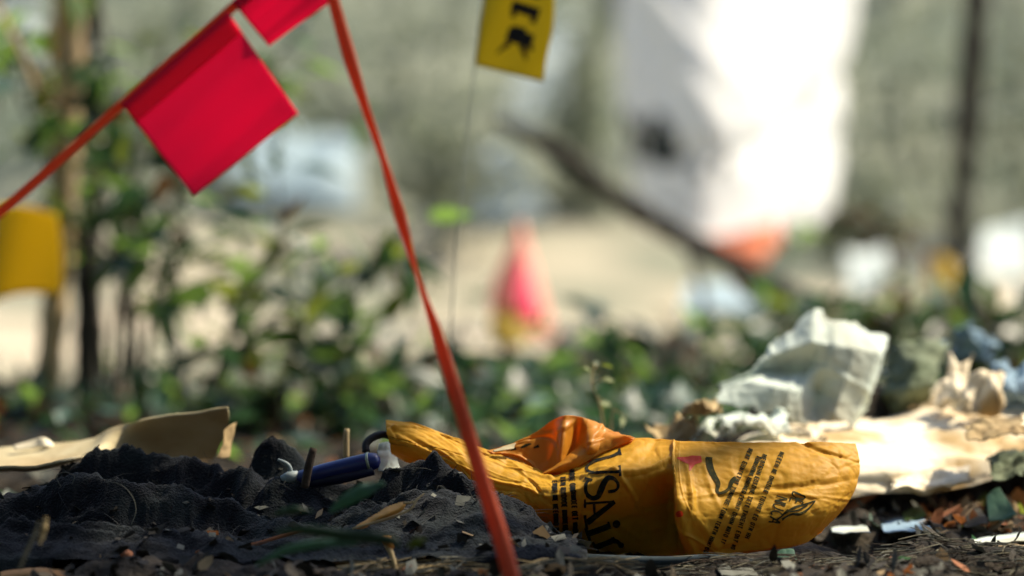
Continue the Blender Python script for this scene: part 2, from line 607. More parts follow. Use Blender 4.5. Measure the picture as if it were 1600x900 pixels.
V_, F_, _ = merge(parts)
obj('crown', V_, F_, M['leaf_c'], sap, smooth=False)['kind'] = 'stuff'

# ------------------------------------------------------------------ yellow bag
BY = 1.40
# columns: top(px,py) bottom(px,py) mid shift(px,py)  depths at 5 rows (m behind BY)
cols = [
    ((603, 656), (614, 708), (-3, 0), (.046, .038, .034, .036, .042)),
    ((645, 660), (642, 726), (0, 0), (.046, .036, .030, .030, .036)),
    ((705, 681), (700, 744), (0, 0), (.042, .031, .025, .024, .028)),
    ((770, 706), (762, 792), (0, 0), (.036, .025, .019, .018, .024)),
    ((828, 729), (812, 812), (0, 0), (.032, .020, .014, .014, .022)),
    ((866, 741), (850, 838), (0, 0), (.034, .009, .007, .016, .030)),
    ((904, 726), (874, 856), (0, 0), (.036, .004, .002, .014, .031)),
    ((950, 702), (908, 864), (0, 0), (.037, .002, .000, .013, .031)),
    ((990, 686), (966, 868), (0, 0), (.037, .003, .003, .016, .032)),
    ((1022, 685), (1018, 869), (0, 0), (.036, .007, .012, .023, .033)),
    ((1046, 687), (1052, 869), (2, 0), (.031, .007, .018, .026, .030)),
    ((1058, 688), (1078, 869), (-14, 0), (.026, .003, -.009, -.010, -.001)),
    ((1072, 689), (1100, 868), (-10, 0), (.025, .003, -.010, -.011, -.003)),
    ((1110, 690), (1135, 866), (0, 0), (.024, .006, -.004, -.009, -.002)),
    ((1170, 691), (1195, 858), (0, 0), (.024, .008, -.002, -.008, .000)),
    ((1240, 690), (1240, 852), (8, 0), (.026, .010, .001, -.005, .004)),
    ((1300, 691), (1264, 846), (18, 2), (.030, .016, .007, .002, .010)),
    ((1337, 693), (1272, 838), (30, 4), (.036, .026, .018, .014, .018)),
]
vs = (0, .25, .5, .75, 1)
ctrl = []
for (tx, ty), (bx_, by_), (mx_, my_), dd in cols:
    col = []
    for v, d in zip(vs, dd):
        k = 4 * v * (1 - v)
        col.append(at(tx + (bx_ - tx) * v + mx_ * k, ty + (by_ - ty) * v + my_ * k, BY + d))
    ctrl.append(col)
GF = surf(ctrl, 420, 120)
GF = creases(GF, 70, .00075, .0035, 5, .45)
GF = creases(GF, 90, .00022, .0014, 6, .3)
GF = crumple(GF, .0004, 45, 5, oct=3)
GF = crumple(GF, .00035, 160, 9)
bag = empty('paper_bag', at(1000, 868, BY + .02), 'crumpled yellow airline sickness bag with dark printing lying on the dark ground', 'bag')
front = sheet('front_panel', GF, M['bag'], bag, .0004)
front['label'] = 'printed yellow front of the bag'
# back panel behind it (from the fold to the right end)
ctrlb = []
for (tx, ty), (bx_, by_), (mx_, my_), dd in cols[5:]:
    col = []
    th = (.0015, .016, .020, .014, .0015)
    for v, d, t in zip(vs, dd, th):
        k = 4 * v * (1 - v)
        x, y = tx + (bx_ - tx) * v + mx_ * k, ty + (by_ - ty) * v + my_ * k
        p = at(x, y + (2 if v == 0 else 0), BY + d)
        base = at(x, y, BY + max(d, .004) + t) if 0 < v < 1 else p + Vector((0, .0012, -.0004))
        col.append(base)
    ctrlb.append(col)
GB = crumple(surf(ctrlb, 120, 40), .0009, 40, 21)
sheet('back_panel', GB, M['bag_rear'], bag, .0004)
cli = []  # opaque sheet added inside the bag to block light passing through
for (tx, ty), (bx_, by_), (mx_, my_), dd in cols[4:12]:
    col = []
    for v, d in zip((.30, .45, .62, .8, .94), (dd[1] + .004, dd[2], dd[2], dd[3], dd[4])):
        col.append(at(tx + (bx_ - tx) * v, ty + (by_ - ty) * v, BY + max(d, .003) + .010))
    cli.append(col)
sheet('light_block', crumple(surf(cli, 60, 30), .0008, 50, 25), M['light_block'], bag, .0006)
# standing rear lip of the mouth
lip = [
    ((760, 705), (768, 708), .036, .034, 0), ((800, 693), (798, 715), .040, .036, 0), ((838, 674), (828, 731), .043, .036, 0),
    ((864, 656), (852, 741), .044, .034, .001), ((884, 649), (872, 742), .040, .031, -.002), ((905, 651), (892, 735), .044, .031, .004),
    ((926, 657), (915, 723), .046, .030, -.006), ((955, 671), (940, 709), .043, .030, -.002), ((992, 685), (985, 690), .036, .032, 0)]
cl = []
for (tx, ty), (bx_, by_), d0, d1, b in lip:
    col = []
    for v in vs:
        k = 4 * v * (1 - v)
        col.append(at(tx + (bx_ - tx) * v, ty + (by_ - ty) * v, BY + d0 + (d1 - d0) * v + b * k * 1.6))
    cl.append(col)
GL = creases(crumple(surf(cl, 140, 60), .0006, 70, 31), 30, .0007, .003, 33, .5)
rl = sheet('rear_lip', GL, M['bag_rear'], bag, .0004)
rl['label'] = 'orange rear lip of the bag mouth standing up'
# folded crease over the lip and inner gusset
cg = []
for (x, y, d), (x2, y2, d2) in [((846, 741, .030), (862, 742, .030)), ((872, 722, .031), (884, 738, .026)), ((900, 700, .036), (912, 724, .026)),
                                ((920, 686, .040), (936, 710, .028)), ((940, 674, .042), (962, 698, .030)), ((966, 676, .040), (990, 687, .032))]:
    cg.append([at(x, y, BY + d), at((x + x2) / 2 - 2, (y + y2) / 2 - 2, BY + (d + d2) / 2 - .004), at(x2, y2, BY + d2)])
sheet('gusset', crumple(surf(cg, 60, 18), .0006, 90, 41), M['bag_rear'], bag, .0004)
# pale turned-in corner of the lip
cg = [[at(770, 704, BY + .033), at(771, 705, BY + .0325), at(772, 706, BY + .032)],
      [at(790, 697, BY + .035), at(790, 700, BY + .034), at(791, 703, BY + .033)],
      [at(806, 692, BY + .037), at(804, 697, BY + .036), at(803, 701, BY + .035)]]
sheet('turned_corner', surf(cg, 16, 10), M['card'], bag, .0004)


# ---- print, laid on the paper surface
def bvh_of(G):
    nu, nv = G.shape[:2]
    return BVHTree.FromPolygons([tuple(p) for p in G.reshape(-1, 3)], [tuple(int(i) for i in f) for f in grid_faces(nu, nv)])


def stroke(P, W, n=None):
    """ribbon polygon strip in pixel space"""
    P = np.array(P, float)
    if len(P) > 2 or n:
        k = n or len(P) * 5
        W = np.interp(np.linspace(0, len(P) - 1, k), np.arange(len(P)), W if hasattr(W, '__len__') else [W] * len(P))
        P = cr(np.c_[P, np.zeros(len(P))], np.linspace(0, len(P) - 1, k))[:, :2]
    else:
        k = max(2, int(np.hypot(*(P[1] - P[0])) / 2))
        W = np.interp(np.linspace(0, 1, k), [0, 1], W if hasattr(W, '__len__') else [W, W])
        P = P[0] + (P[1] - P[0]) * np.linspace(0, 1, k)[:, None]
    T = np.gradient(P, axis=0)
    T /= np.linalg.norm(T, axis=1, keepdims=True) + 1e-9
    Nn = np.c_[-T[:, 1], T[:, 0]]
    V, F = [], []
    for i in range(len(P)):
        for s in (-.5, -.25, 0, .25, .5):
            V.append(P[i] + Nn[i] * W[i] * s)
    for i in range(len(P) - 1):
        for s in range(4):
            a = i * 5 + s
            F.append((a, a + 1, a + 6, a + 5))
    return V, F


def disc(c, r, n=16, rings=4):
    V, F = [np.array(c, float)], []
    for k in range(1, rings + 1):
        V += [np.array(c) + r * k / rings * np.array((math.cos(2 * math.pi * i / n), math.sin(2 * math.pi * i / n))) for i in range(n)]
    F = [(0, 1 + i, 1 + (i + 1) % n) for i in range(n)]
    for k in range(rings - 1):
        o_ = 1 + k * n
        F += [(o_ + i, o_ + n + i, o_ + n + (i + 1) % n, o_ + (i + 1) % n) for i in range(n)]
    return V, F


def print_on(name, parts, bvh, m, parent, off=.00045):
    V, F, _ = merge(parts)
    W = []
    ok = []
    for x, y in V:
        d = ray(x, y).normalized()
        loc, nor, idx, dist = bvh.ray_cast(CAMP, d)
        ok.append(loc is not None)
        if loc is None:
            W.append(Vector((0, 0, 0))); continue
        if nor.dot(d) > 0: nor = -nor
        W.append(loc + nor * off)
    F = [f for f in F if all(ok[i] for i in f)]
    assert F, name
    used = sorted({i for f in F for i in f})
    mp = {u: i for i, u in enumerate(used)}
    return obj(name, [W[i] for i in used], [tuple(mp[i] for i in f) for f in F], m, parent)


FB = bvh_of(GF)
LB = bvh_of(GL)
usa = [
    # U
    stroke([(970, 707), (958, 713), (944, 717), (930, 721), (920, 727), (917, 733), (922, 738), (934, 739)], [6, 4, 4.5, 5, 5, 5, 4.5, 4.5]),
    stroke([(930, 739), (968, 737)], 4.5), stroke([(968, 728), (969, 744)], 3.5), stroke([(968, 702), (970, 712)], 3.5),
    # S
    stroke([(923, 749), (917, 755), (915, 764), (918, 773), (926, 778), (934, 775), (939, 765), (944, 754), (951, 747), (959, 748), (965, 755), (964, 763), (956, 768)],
           [4, 4.5, 5, 6.5, 7.5, 8.5, 9.5, 8.5, 7, 6, 5, 4, 4]),
    stroke([(914, 748), (926, 751)], 4), stroke([(950, 768), (961, 766)], 5),
    # A
    stroke([(915, 786), (958, 783)], 3.6), stroke([(960, 783), (917, 816)], [7, 10]), stroke([(928, 786), (929, 808)], 4),
    stroke([(914, 780), (914, 793)], 3.2), stroke([(914, 804), (917, 826)], 4.2),
    # i
    stroke([(919, 833), (952, 821)], 9.5), stroke([(915, 824), (922, 844)], 4.5), disc((963, 818), 6.2), stroke([(950, 814), (953, 826)], 3.6),
    # r
    stroke([(931, 854), (960, 843)], 8.5), stroke([(926, 846), (935, 862)], 4.2), stroke([(954, 841), (964, 845), (970, 851)], [6, 6, 5]), disc((970, 851), 4.2),
    stroke([(958, 838), (961, 848)], 3.4),
]
p = print_on('airline_name', usa, FB, M['ink'], bag)
p['label'] = 'dark airline name printed sideways across the bag'


def tiny_line(a, b, h, seed, words=True, lw=1.7):
    """one line of print too small to read: letter-sized marks along a..b"""
    r = random.Random(seed)
    a = np.array(a, float); b = np.array(b, float)
    L_ = np.hypot(*(b - a)); t = (b - a) / L_; n = np.array((t[1], -t[0]))
    s = 0; out_ = []
    wl = r.randint(3, 8)
    while s < L_ - 3:
        wd = r.uniform(3.2, 4.6)
        c = a + t * s
        q = lambda u, v: tuple(c + t * (u * wd) + n * (v * h))
        k = r.randint(0, 4)
        if k == 0: segs = [((.15, 0), (.15, 1)), ((.15, .95), (.8, .95)), ((.15, .5), (.7, .5)), ((.15, .05), (.8, .05))]
        elif k == 1: segs = [((.15, 0), (.15, 1)), ((.8, 0), (.8, 1)), ((.15, .5), (.8, .5))]
        elif k == 2: segs = [((.45, 0), (.45, 1)), ((.05, .95), (.9, .95))]
        elif k == 3: segs = [((.15, 0), (.15, 1)), ((.8, 0), (.8, 1)), ((.15, .95), (.8, .05))]
        else: segs = [((.15, .05), (.15, .95)), ((.15, .95), (.8, .95)), ((.15, .05), (.8, .05)), ((.8, .05), (.8, .95))]
        for u, v in segs:
            out_.append(stroke([q(*u), q(*v)], lw, 4))
        s += wd + .9
        wl -= 1
        if words and wl <= 0:
            s += 3.2; wl = r.randint(2, 8)
    return out_


tl = tiny_line((863, 752), (867, 852), 8, 1, lw=2.3) + tiny_line((876, 746), (881, 853), 8, 2, lw=2.3) + tiny_line((890, 735), (897, 853), 8, 3, lw=2.3)
print_on('small_print', tl, FB, M['ink'], bag)
tr = tiny_line((1170, 701), (1099, 861), 7, 4) + tiny_line((1183, 712), (1125, 848), 7, 5) + tiny_line((1192, 710), (1141, 857), 7, 6) + tiny_line((1219, 706), (1164, 838), 7, 7)
print_on('small_print', tr, FB, M['ink_green'], bag)


def word(letters, o, tdir, adv, h, lw):
    """block letters; tdir = reading direction, letters rise to its left-hand normal"""
    T = np.array(tdir, float); T /= np.hypot(*T); n = np.array((T[1], -T[0]))
    G_ = {'D': [[(0, 0), (0, 1)], [(0, 1), (.6, .95), (.95, .5), (.6, .05), (0, 0)]],
          'E': [[(0, 0), (0, 1)], [(0, 1), (.85, 1)], [(0, .5), (.7, .5)], [(0, 0), (.85, 0)]],
          'N': [[(0, 0), (0, 1)], [(0, 1), (.9, 0)], [(.9, 0), (.9, 1)]],
          'U': [[(0, 1), (0, .3), (.45, 0), (.9, .3), (.9, 1)]],
          'C': [[(.9, .85), (.45, 1), (0, .5), (.45, 0), (.9, .15)]],
          'A': [[(0, 0), (.45, 1)], [(.45, 1), (.9, 0)], [(.2, .35), (.7, .35)]]}
    res = []
    for i, ch in enumerate(letters):
        c = np.array(o, float) + T * adv * i
        for pl in G_[ch]:
            res.append(stroke([tuple(c + T * (u * adv * .8) + n * (v * h)) for u, v in pl], lw, 7 if len(pl) == 2 else 14))
    return res


lg = word('NUCA', (1213, 775), (-.30, .95), 11.2, 18, 2.5) + word('DE', (1239, 769), (-.35, .94), 9.5, 20, 2.5)
lg += [stroke([(1274, 783), (1255, 789), (1240, 794), (1226, 803)], [1.5, 3, 3.5, 3]), stroke([(1273, 784), (1262, 796), (1250, 803), (1236, 804), (1222, 812)], [1.5, 3, 4, 3.5, 3]),
       stroke([(1262, 789), (1248, 797), (1234, 800)], [2, 3, 2]), stroke([(1232, 797), (1222, 806), (1212, 813)], 3)]
print_on('emblem', lg, FB, M['ink_green'], bag)
sw = [stroke([(1103, 717), (1112, 718), (1112, 718)], 5), stroke([(1107, 716), (1109, 730), (1115, 744), (1122, 756), (1120, 768), (1126, 771), (1138, 765), (1144, 752), (1150, 747)], [11, 11, 9, 7, 5, 4, 5, 7, 6])]
print_on('swoosh', sw, FB, M['ink_green'], bag)
rd = [stroke([(1058, 716), (1070, 719), (1082, 720), (1096, 718)], [2, 9, 15, 9]), stroke([(1082, 722), (1077, 736)], [13, 1.5])]
print_on('red_mark', rd, FB, M['ink_red'], bag)
print_on('red_mark', [disc((1062, 803), 5)], FB, M['ink_red'], bag)
print_on('dark_spot', [stroke([(813, 700), (822, 696), (830, 694)], [2, 5, 2])], LB, M['ink_green'], bag)
print_on('dark_spot', [stroke([(798, 704), (806, 701)], [2, 4])], LB, M['ink_green'], bag)
print_on('dark_spot', [stroke([(834, 700), (842, 697)], [2, 5])], LB, M['ink_green'], bag)

# ------------------------------------------------------------------ dark coat


def ridge(PX, width, Xg, Yg, squash=1.0):
    """height of a rounded fold whose crest follows px points (px,py,Y)"""
    P = [at(*q) for q in PX]
    P = np.array([list(v) for v in smooth_path(P, 40)])
    Z = np.zeros_like(Xg) - 1
    for i in range(len(P)):
        d2 = (Xg - P[i, 0]) ** 2 + ((Yg - P[i, 1]) * squash) ** 2
        Z = np.maximum(Z, P[i, 2] * np.exp(-d2 / (2 * width ** 2)))
    return Z


cx = np.linspace(-.335, .036, 330)
cy = np.linspace(1.325, 1.53, 190)
CXg, CYg = np.meshgrid(cx, cy, indexing='ij')
wx = CXg + .006 * fbm(CXg * 25, CYg * 25, None, 3, 51)
wy = CYg + .006 * fbm(CXg * 25 + 7, CYg * 25, None, 3, 52)
rs = [
    ridge([(60, 760, 1.47), (150, 704, 1.46), (240, 706, 1.455), (330, 722, 1.45), (420, 741, 1.44), (490, 768, 1.43), (560, 800, 1.42)], .013, wx, wy),
    ridge([(-60, 770, 1.40), (30, 752, 1.40), (100, 745, 1.395), (200, 749, 1.39), (300, 768, 1.385), (390, 806, 1.38), (470, 838, 1.375)], .011, wx, wy),
    ridge([(-60, 830, 1.36), (100, 812, 1.355), (230, 826, 1.35), (330, 850, 1.35)], .012, wx, wy),
    ridge([(378, 720, 1.47), (402, 688, 1.47), (440, 692, 1.47), (468, 716, 1.47)], .008, wx, wy),
    ridge([(468, 738, 1.46), (530, 752, 1.46), (600, 742, 1.45), (640, 730, 1.44)], .010, wx, wy),
    ridge([(620, 740, 1.42), (660, 722, 1.415), (690, 709, 1.41), (722, 724, 1.405), (745, 745, 1.40), (790, 768, 1.395), (838, 786, 1.392)], .0085, wx, wy),
    ridge([(560, 800, 1.40), (640, 775, 1.39), (720, 770, 1.385), (800, 800, 1.38), (835, 840, 1.375)], .013, wx, wy),
    ridge([(440, 820, 1.37), (540, 825, 1.37), (650, 820, 1.37), (740, 830, 1.365)], .014, wx, wy),
]
Z = np.stack(rs, 0)
k = 180.0
Zc = np.log(np.exp(k * np.clip(Z, 0, None)).sum(0)) / k - math.log(len(rs)) / k * .55
# small puckers running along the cloth
rg = 1 - 2 * np.abs(vnoise(CXg * 55 + 2.5 * fbm(CXg * 18, CYg * 18, None, 2, 61), CYg * 130, None, 62))
Zc += .0036 * rg * np.clip(Zc / .02, 0, 1)
Zc += .0022 * fbm(CXg * 80, CYg * 80, None, 4, 63)
Zc += .0006 * fbm(CXg * 420, CYg * 420, None, 2, 64)
edge = np.minimum(np.minimum(CXg - cx[0] + .05, cx[-1] - CXg), np.minimum(CYg - cy[0], cy[-1] - CYg)) + .006 * fbm(CXg * 30, CYg * 30, None, 3, 65)
Zc = Zc * np.clip(edge / .012, 0, 1) ** .6 + .004
Zc = np.where(edge < .0015, -.02, Zc)
GC = np.stack([CXg, CYg, Zc], 2)
coat = empty('rumpled_coat', (-.13, 1.42, 0), 'rumpled dark navy woollen garment heaped on the ground under the tape', 'garment')
keep = edge > -.002
co = sheet('cloth', GC, M['coat'], coat, 0, keep=keep)
CB = bvh_of(GC)


def coat_z(x, y):
    loc, *_ = CB.ray_cast(Vector((x, y, .3)), Vector((0, 0, -1)))
    return loc.z if loc else gz(x, y)


# loose fibres standing off the wool
parts = []
for i in range(1500):
    x = random.uniform(-.26, .03); y = random.uniform(1.335, 1.5)
    z = coat_z(x, y)
    if z < .004: continue
    l = random.uniform(.002, .007) if random.random() < .8 else random.uniform(.008, .02)
    a = random.uniform(0, 6.28); e = random.uniform(.05, .9)
    d = Vector((math.cos(a) * math.cos(e), math.sin(a) * math.cos(e), math.sin(e)))
    s = Vector((random.uniform(-1, 1), random.uniform(-1, 1), random.uniform(-1.2, .2)))
    P = [Vector((x, y, z - .0005)) + d * l * t + s * l * t * t * .7 for t in (0, .33, .66, 1)]
    v, f = tube_data(P, [.00014, .00013, .00010, .00004], 3, False)
    parts.append((v, f))
V, F, _ = merge(parts)
fo = obj('loose_fibres', V, F, M['fibre'], coat)
fo['kind'] = 'stuff'
# curled threads that show one by one
for pts in ([(95, 760), (88, 745), (100, 738), (116, 744), (112, 757)], [(165, 752), (190, 758), (208, 778), (212, 800), (205, 820)]):
    P = [at(px, py, 1.365) for px, py in pts]
    tube('thread', P, .00022, M['grey_l'], coat, 5, 22)

parts = []
for i in range(420):
    x = random.uniform(-.27, .035); y = random.uniform(1.332, 1.48)
    z = coat_z(x, y)
    if z < .002: continue
    l = .0025 * (4.5 ** random.random()); wd_ = l * random.uniform(.12, .5)
    Mx = Matrix.Translation((x, y, z + .0008)) @ Matrix.Rotation(random.uniform(0, 6.28), 4, 'Z') @ Matrix.Rotation(random.gauss(0, .5), 4, 'Y') @ Matrix.Rotation(random.gauss(.4, .5), 4, 'X')
    V_ = [Mx @ Vector(q) for q in ((-l / 2, 0, 0), (0, -wd_, .0004), (l / 2, 0, .0006), (l * .1, wd_, 0))]
    parts.append((V_, [(0, 1, 2, 3)], random.choices((0, 1, 2, 3), (5, 3, .25, .5))[0]))
V_, F_, MI = merge(parts)
o = obj('leaf_crumbs', V_, F_, [M['dark_l'], M['grey_l'], M['rust'], M['tan_l']], None, smooth=False, midx=MI)
props(o, 'crumbs of dead leaves and soil caught on the garment', None, None, 'stuff')

# ------------------------------------------------------------------ curled card on the left
top = [(-60, 712, 1.60), (0, 702, 1.59), (70, 696, 1.575), (140, 687, 1.555), (182, 668, 1.53), (240, 653, 1.515), (300, 645, 1.505), (356, 638, 1.495)]
bot = [(-60, 738, 1.46), (0, 729, 1.45), (60, 728, 1.45), (112, 716, 1.455), (160, 712, 1.505), (225, 716, 1.54), (285, 718, 1.55), (334, 716, 1.55)]
cc = []
for i, (a, b) in enumerate(zip(top, bot)):
    A_, B_ = at(*a), at(*b)
    sag = [.006, .006, .006, .004, .000, -.003, -.004, -.003][i]
    col = []
    for v in (0, .33, .66, 1):
        p_ = A_.lerp(B_, v)
        p_.z -= sag * 4 * v * (1 - v)
        if i == 7: p_.x += .0035 * 4 * v * (1 - v)
        col.append(p_)
    cc.append(col)
GCd = crumple(surf(cc, 110, 30), .0005, 60, 71)
card = empty('curled_card', at(180, 716, 1.5), 'curled tan card sheet lying over the dark garment at the edge', 'card')
sheet('sheet_face', GCd, M['card'], card, .0014)
pf = [[at(20, 697, 1.57), at(24, 703, 1.565)], [at(52, 688, 1.57), at(54, 700, 1.565)], [at(68, 684, 1.568), at(72, 698, 1.562)], [at(82, 692, 1.57), at(84, 698, 1.565)]]
sheet('raised_scrap', surf(pf, 18, 6), M['card_in'], card, .0006)
sheet('torn_corner', crumple(surf([[at(352, 672, 1.505), at(348, 695, 1.50), at(338, 716, 1.495)], [at(360, 664, 1.51), at(356, 694, 1.505), at(350, 716, 1.50)], [at(371, 660, 1.515), at(364, 690, 1.51), at(360, 714, 1.505)]], 16, 16), .0012, 90, 75), M['paper_tan'], card, .0006)

# ------------------------------------------------------------------ small pocket tool with blue handle
tool = empty('pocket_tool', at(520, 748, 1.43), 'blue handled pocket tool lying in the folds of the garment', 'tool')
a, b = at(464, 748, 1.432), at(594, 718, 1.425)
d = (b - a).normalized()
P = [a, a + d * .002, a.lerp(b, .3), a.lerp(b, .7), b - d * .005, b - d * .0015, b]
tube('handle', P, [.002, .0037, .0045, .0048, .0047, .0037, .0013], M['blue'], tool, 16)
tube('shadow_side', [q + Vector((.0004, -.0010, -.0040)) for q in (a + d * .006, a.lerp(b, .5), b - d * .004)], [.0024, .0036, .0030], M['navy'], tool, 12)  # darker tube under the handle, underside shade put into its colour
tube('band', [a.lerp(b, .855), a.lerp(b, .885)], .0050, M['ring'], tool, 16)
tube('white_collar', [at(440, 750, 1.432), at(452, 746, 1.432), at(466, 744, 1.432)], [.0022, .0032, .0028], M['pale'], tool, 10)
tube('white_hook', [at(449, 748, 1.433), at(454, 738, 1.433), at(451, 728, 1.433), at(443, 722, 1.433), at(434, 718, 1.433)], [.0013, .0012, .0012, .0010, .0006], M['pale'], tool, 8, 24)
tube('black_loop', [at(572, 706, 1.436), at(572, 694, 1.438), at(582, 684, 1.44), at(600, 679, 1.442), at(616, 686, 1.444), at(618, 700, 1.444)], .0020, M['black'], tool, 8, 30)

wl_ = [[at(592, 694, 1.447), at(590, 712, 1.442), at(592, 736, 1.438)], [at(606, 690, 1.449), at(606, 712, 1.445), at(608, 738, 1.44)], [at(618, 696, 1.452), at(622, 716, 1.448), at(628, 738, 1.444)]]
o = sheet('white_scrap', crumple(surf(wl_, 24, 24), .0012, 110, 81), M['paper'], None, .0006)
props(o, 'small white scrap tucked between blue tool and yellow bag', 'paper scrap')
o = tube('dark_twig', [at(476, 762, 1.42), at(482, 730, 1.42), at(490, 700, 1.421)], [.0022, .0022, .0019], M['twig'], None, 7, 8)
props(o, 'short dark upright twig standing in front of the blue tool', 'twig')
o = tube('straw_stub', [at(541, 720, 1.475), at(541, 690, 1.475), at(542, 670, 1.476)], [.0016, .0016, .0014], M['straw'], None, 8, 6)
props(o, 'short pale straw stub standing upright behind the blue tool', 'straw')

# ------------------------------------------------------------------ pennant line and tape
line = empty('pennant_line', at(260, 300, 1.24), 'orange line with two square red vinyl pennants, slanting above the garment', 'pennant line')
FY = 1.23
lp = [at(-180, 480, FY + .01), at(0, 332, FY), at(190, 163, FY), at(357, 17, FY), at(520, -128, FY), at(640, -236, FY)]
dirl = (lp[3] - lp[2]).normalized()


def ribbon(P, W, twist, n=60, th=.0006):
    P = smooth_path(P, n)
    tw = np.interp(np.linspace(0, 1, n), np.linspace(0, 1, len(twist)), twist)
    Wd = np.interp(np.linspace(0, 1, n), np.linspace(0, 1, len(W)), W)
    rows = []
    for i in range(n):
        t = (P[min(i + 1, n - 1)] - P[max(i - 1, 0)]).normalized()
        a_ = t.cross(Vector((0, 1, 0))).normalized()
        b_ = t.cross(a_).normalized()
        c_, s_ = math.cos(tw[i]), math.sin(tw[i])
        ax = a_ * c_ + b_ * s_
        nn = a_ * -s_ + b_ * c_
        rows.append([P[i] + ax * (Wd[i] * u / 2) + nn * (Wd[i] * .12 * (1 - u * u)) for u in (-1, -.5, 0, .5, 1)])
    return np.array([[list(q) for q in r] for r in rows])


sheet('line_tape', ribbon(lp, [.0042] * 6, [0, .3, .6, .4, .2, .3], 80), M['tape'], line, .0007)


def pennant(c0, c1, c2, c3, seed):
    """c0,c1 along the line, c2,c3 outer corners (pixels)"""
    q = [at(*c0, FY - .001), at(*c1, FY - .001), at(*c2, FY), at(*c3, FY)]
    rows = []
    nu, nv = 40, 40
    for i in range(nu):
        u = i / (nu - 1)
        r = []
        for j in range(nv):
            v = j / (nv - 1)
            p_ = (q[0].lerp(q[1], u)).lerp(q[3].lerp(q[2], u), v)
            wv = .0009 * math.sin(v * 9 + seed + u * .6) * v ** .4 + .0004 * math.sin(v * 23 + 1.3 * seed + u * 1.5) * v + .0015 * math.sin(u * 4 + seed) * v
            p_.y += wv
            r.append(list(p_))
        rows.append(r)
    return np.array(rows)


GP = pennant((189, 163), (356, 18), (467, 178), (302, 307), .4)
f1 = sheet('pennant', GP, M['flag'], line, .0003)
hem = GP.copy()
hem = hem[:, :9] + np.array((0, -.0007, 0))
sheet('hem', hem, M['flag'], f1, .0003)
GP2 = pennant((361, 4), (524, -140), (645, 5 - 100), (420, 72), 2.1)
GP2 = pennant((362, 3), (526, -138), (520, 2), (420, 72), 2.1)
# second pennant is square as well: outer edge runs from its low corner to the tape
f2 = sheet('pennant', GP2, M['flag'], line, .0003)
sheet('hem', GP2[:, :9] + np.array((0, -.0007, 0)), M['flag'], f2, .0003)

tp = [(480, -160), (506, -60), (521, 0), (545, 85), (570, 165), (598, 245), (626, 340), (652, 430), (680, 512), (706, 595), (732, 680), (758, 765), (782, 840), (800, 905), (812, 950)]
ty_ = np.linspace(1.225, 1.19, len(tp))
P = [at(x, y, yy) for (x, y), yy in zip(tp, ty_)]
wd = [22, 22, 24, 28, 24, 22, 26, 14, 26, 28, 30, 31, 33, 34, 34]
tw = [.2, .2, .3, .2, .75, 1.0, .35, 1.1, .55, .15, .1, .1, 0, 0, 0]
GT = ribbon(P, [a_ * .78 / ppm(1.2) for a_ in wd], tw, 120)
o = sheet('flagging_tape', GT, M['tape'], None, .0005)
props(o, 'long twisted orange flagging tape running down in front of the yellow bag', 'tape')

# ------------------------------------------------------------------ yellow flags
fl = empty('marker_flag', (at(708, 450, 1.78).x, 1.78, gz(0, 1.78)), 'yellow marker flag with black characters on a thin grey wire', 'marker flag')
YF = 1.76
tube('wire', [(at(690, 650, YF).x, YF, gz(0, YF) - .01), at(711, 410, YF), at(742, 104, YF), at(755, -14, YF), at(764, -110, YF)], .0005, M['wire'], fl, 6, 30)
rows = []
for i in range(30):
    u = i / 29
    r = []
    for j in range(30):
        v = j / 29
        x = (752 + 10 * (1 - v) - 11 * v) * (1 - u) + (864 - 12 * v ** 1.5) * u + 4 * math.sin(v * 5) * u
        y = (-40 + 142 * v) * (1 - u) + (-22 + 150 * v) * u
        p_ = at(x, y, YF + .006 * math.sin(u * 3.2 + v * .8) + .003 * math.sin(u * 7 + v * 2))
        r.append(list(p_))
    rows.append(r)
GY = np.array(rows)
yf = sheet('flag', GY, M['yellow'], fl, .0003)
YB = bvh_of(GY)
gl = [stroke([(800, 8), (842, 22)], 17), stroke([(804, 16), (802, 28)], 8), stroke([(836, 24), (832, 36)], 9), stroke([(808, -18), (844, -8)], 14),
      stroke([(793, 53), (832, 65)], 21), stroke([(800, 44), (822, 50)], 10), stroke([(797, 66), (776, 84)], [10, 2]), stroke([(816, 70), (822, 94)], [12, 3]), stroke([(828, 68), (830, 80)], 7)]
print_on('characters', gl, YB, M['black'], yf, .0006)

fl2 = empty('marker_flag', (at(-30, 600, 2.3).x, 2.3, 0), 'plain deep yellow flag at the picture edge beside the tan trunk', 'marker flag')
YF = 2.3
tube('wire', [(at(-22, 700, YF).x, YF, -.01), at(-14, 470, YF), at(-12, 320, YF)], .001, M['wire'], fl2, 6, 12)
rows = []
for i in range(20):
    u = i / 19
    rows.append([list(at(-14 + 104 * u + 8 * math.sin(v * 2.5) * u, 322 + 8 * u + v * (152 - 26 * u) - 6 * math.sin(u * 4), YF + .008 * math.sin(u * 4 + v))) for v in np.linspace(0, 1, 20)])
sheet('flag', np.array(rows), M['yellow2'], fl2, .0004)

# ------------------------------------------------------------------ pink drooping flag
pk = empty('pink_flag', (at(815, 540, 3.6).x, 3.6, gz(0, 3.6)), 'drooping pink and crimson marker flag standing behind the low plants', 'marker flag')
YF = 3.6
tube('wire', [(at(818, 600, YF).x, YF, gz(0, YF) - .02), at(816, 480, YF), at(814, 345, YF)], .0016, M['wire'], pk, 6, 8)


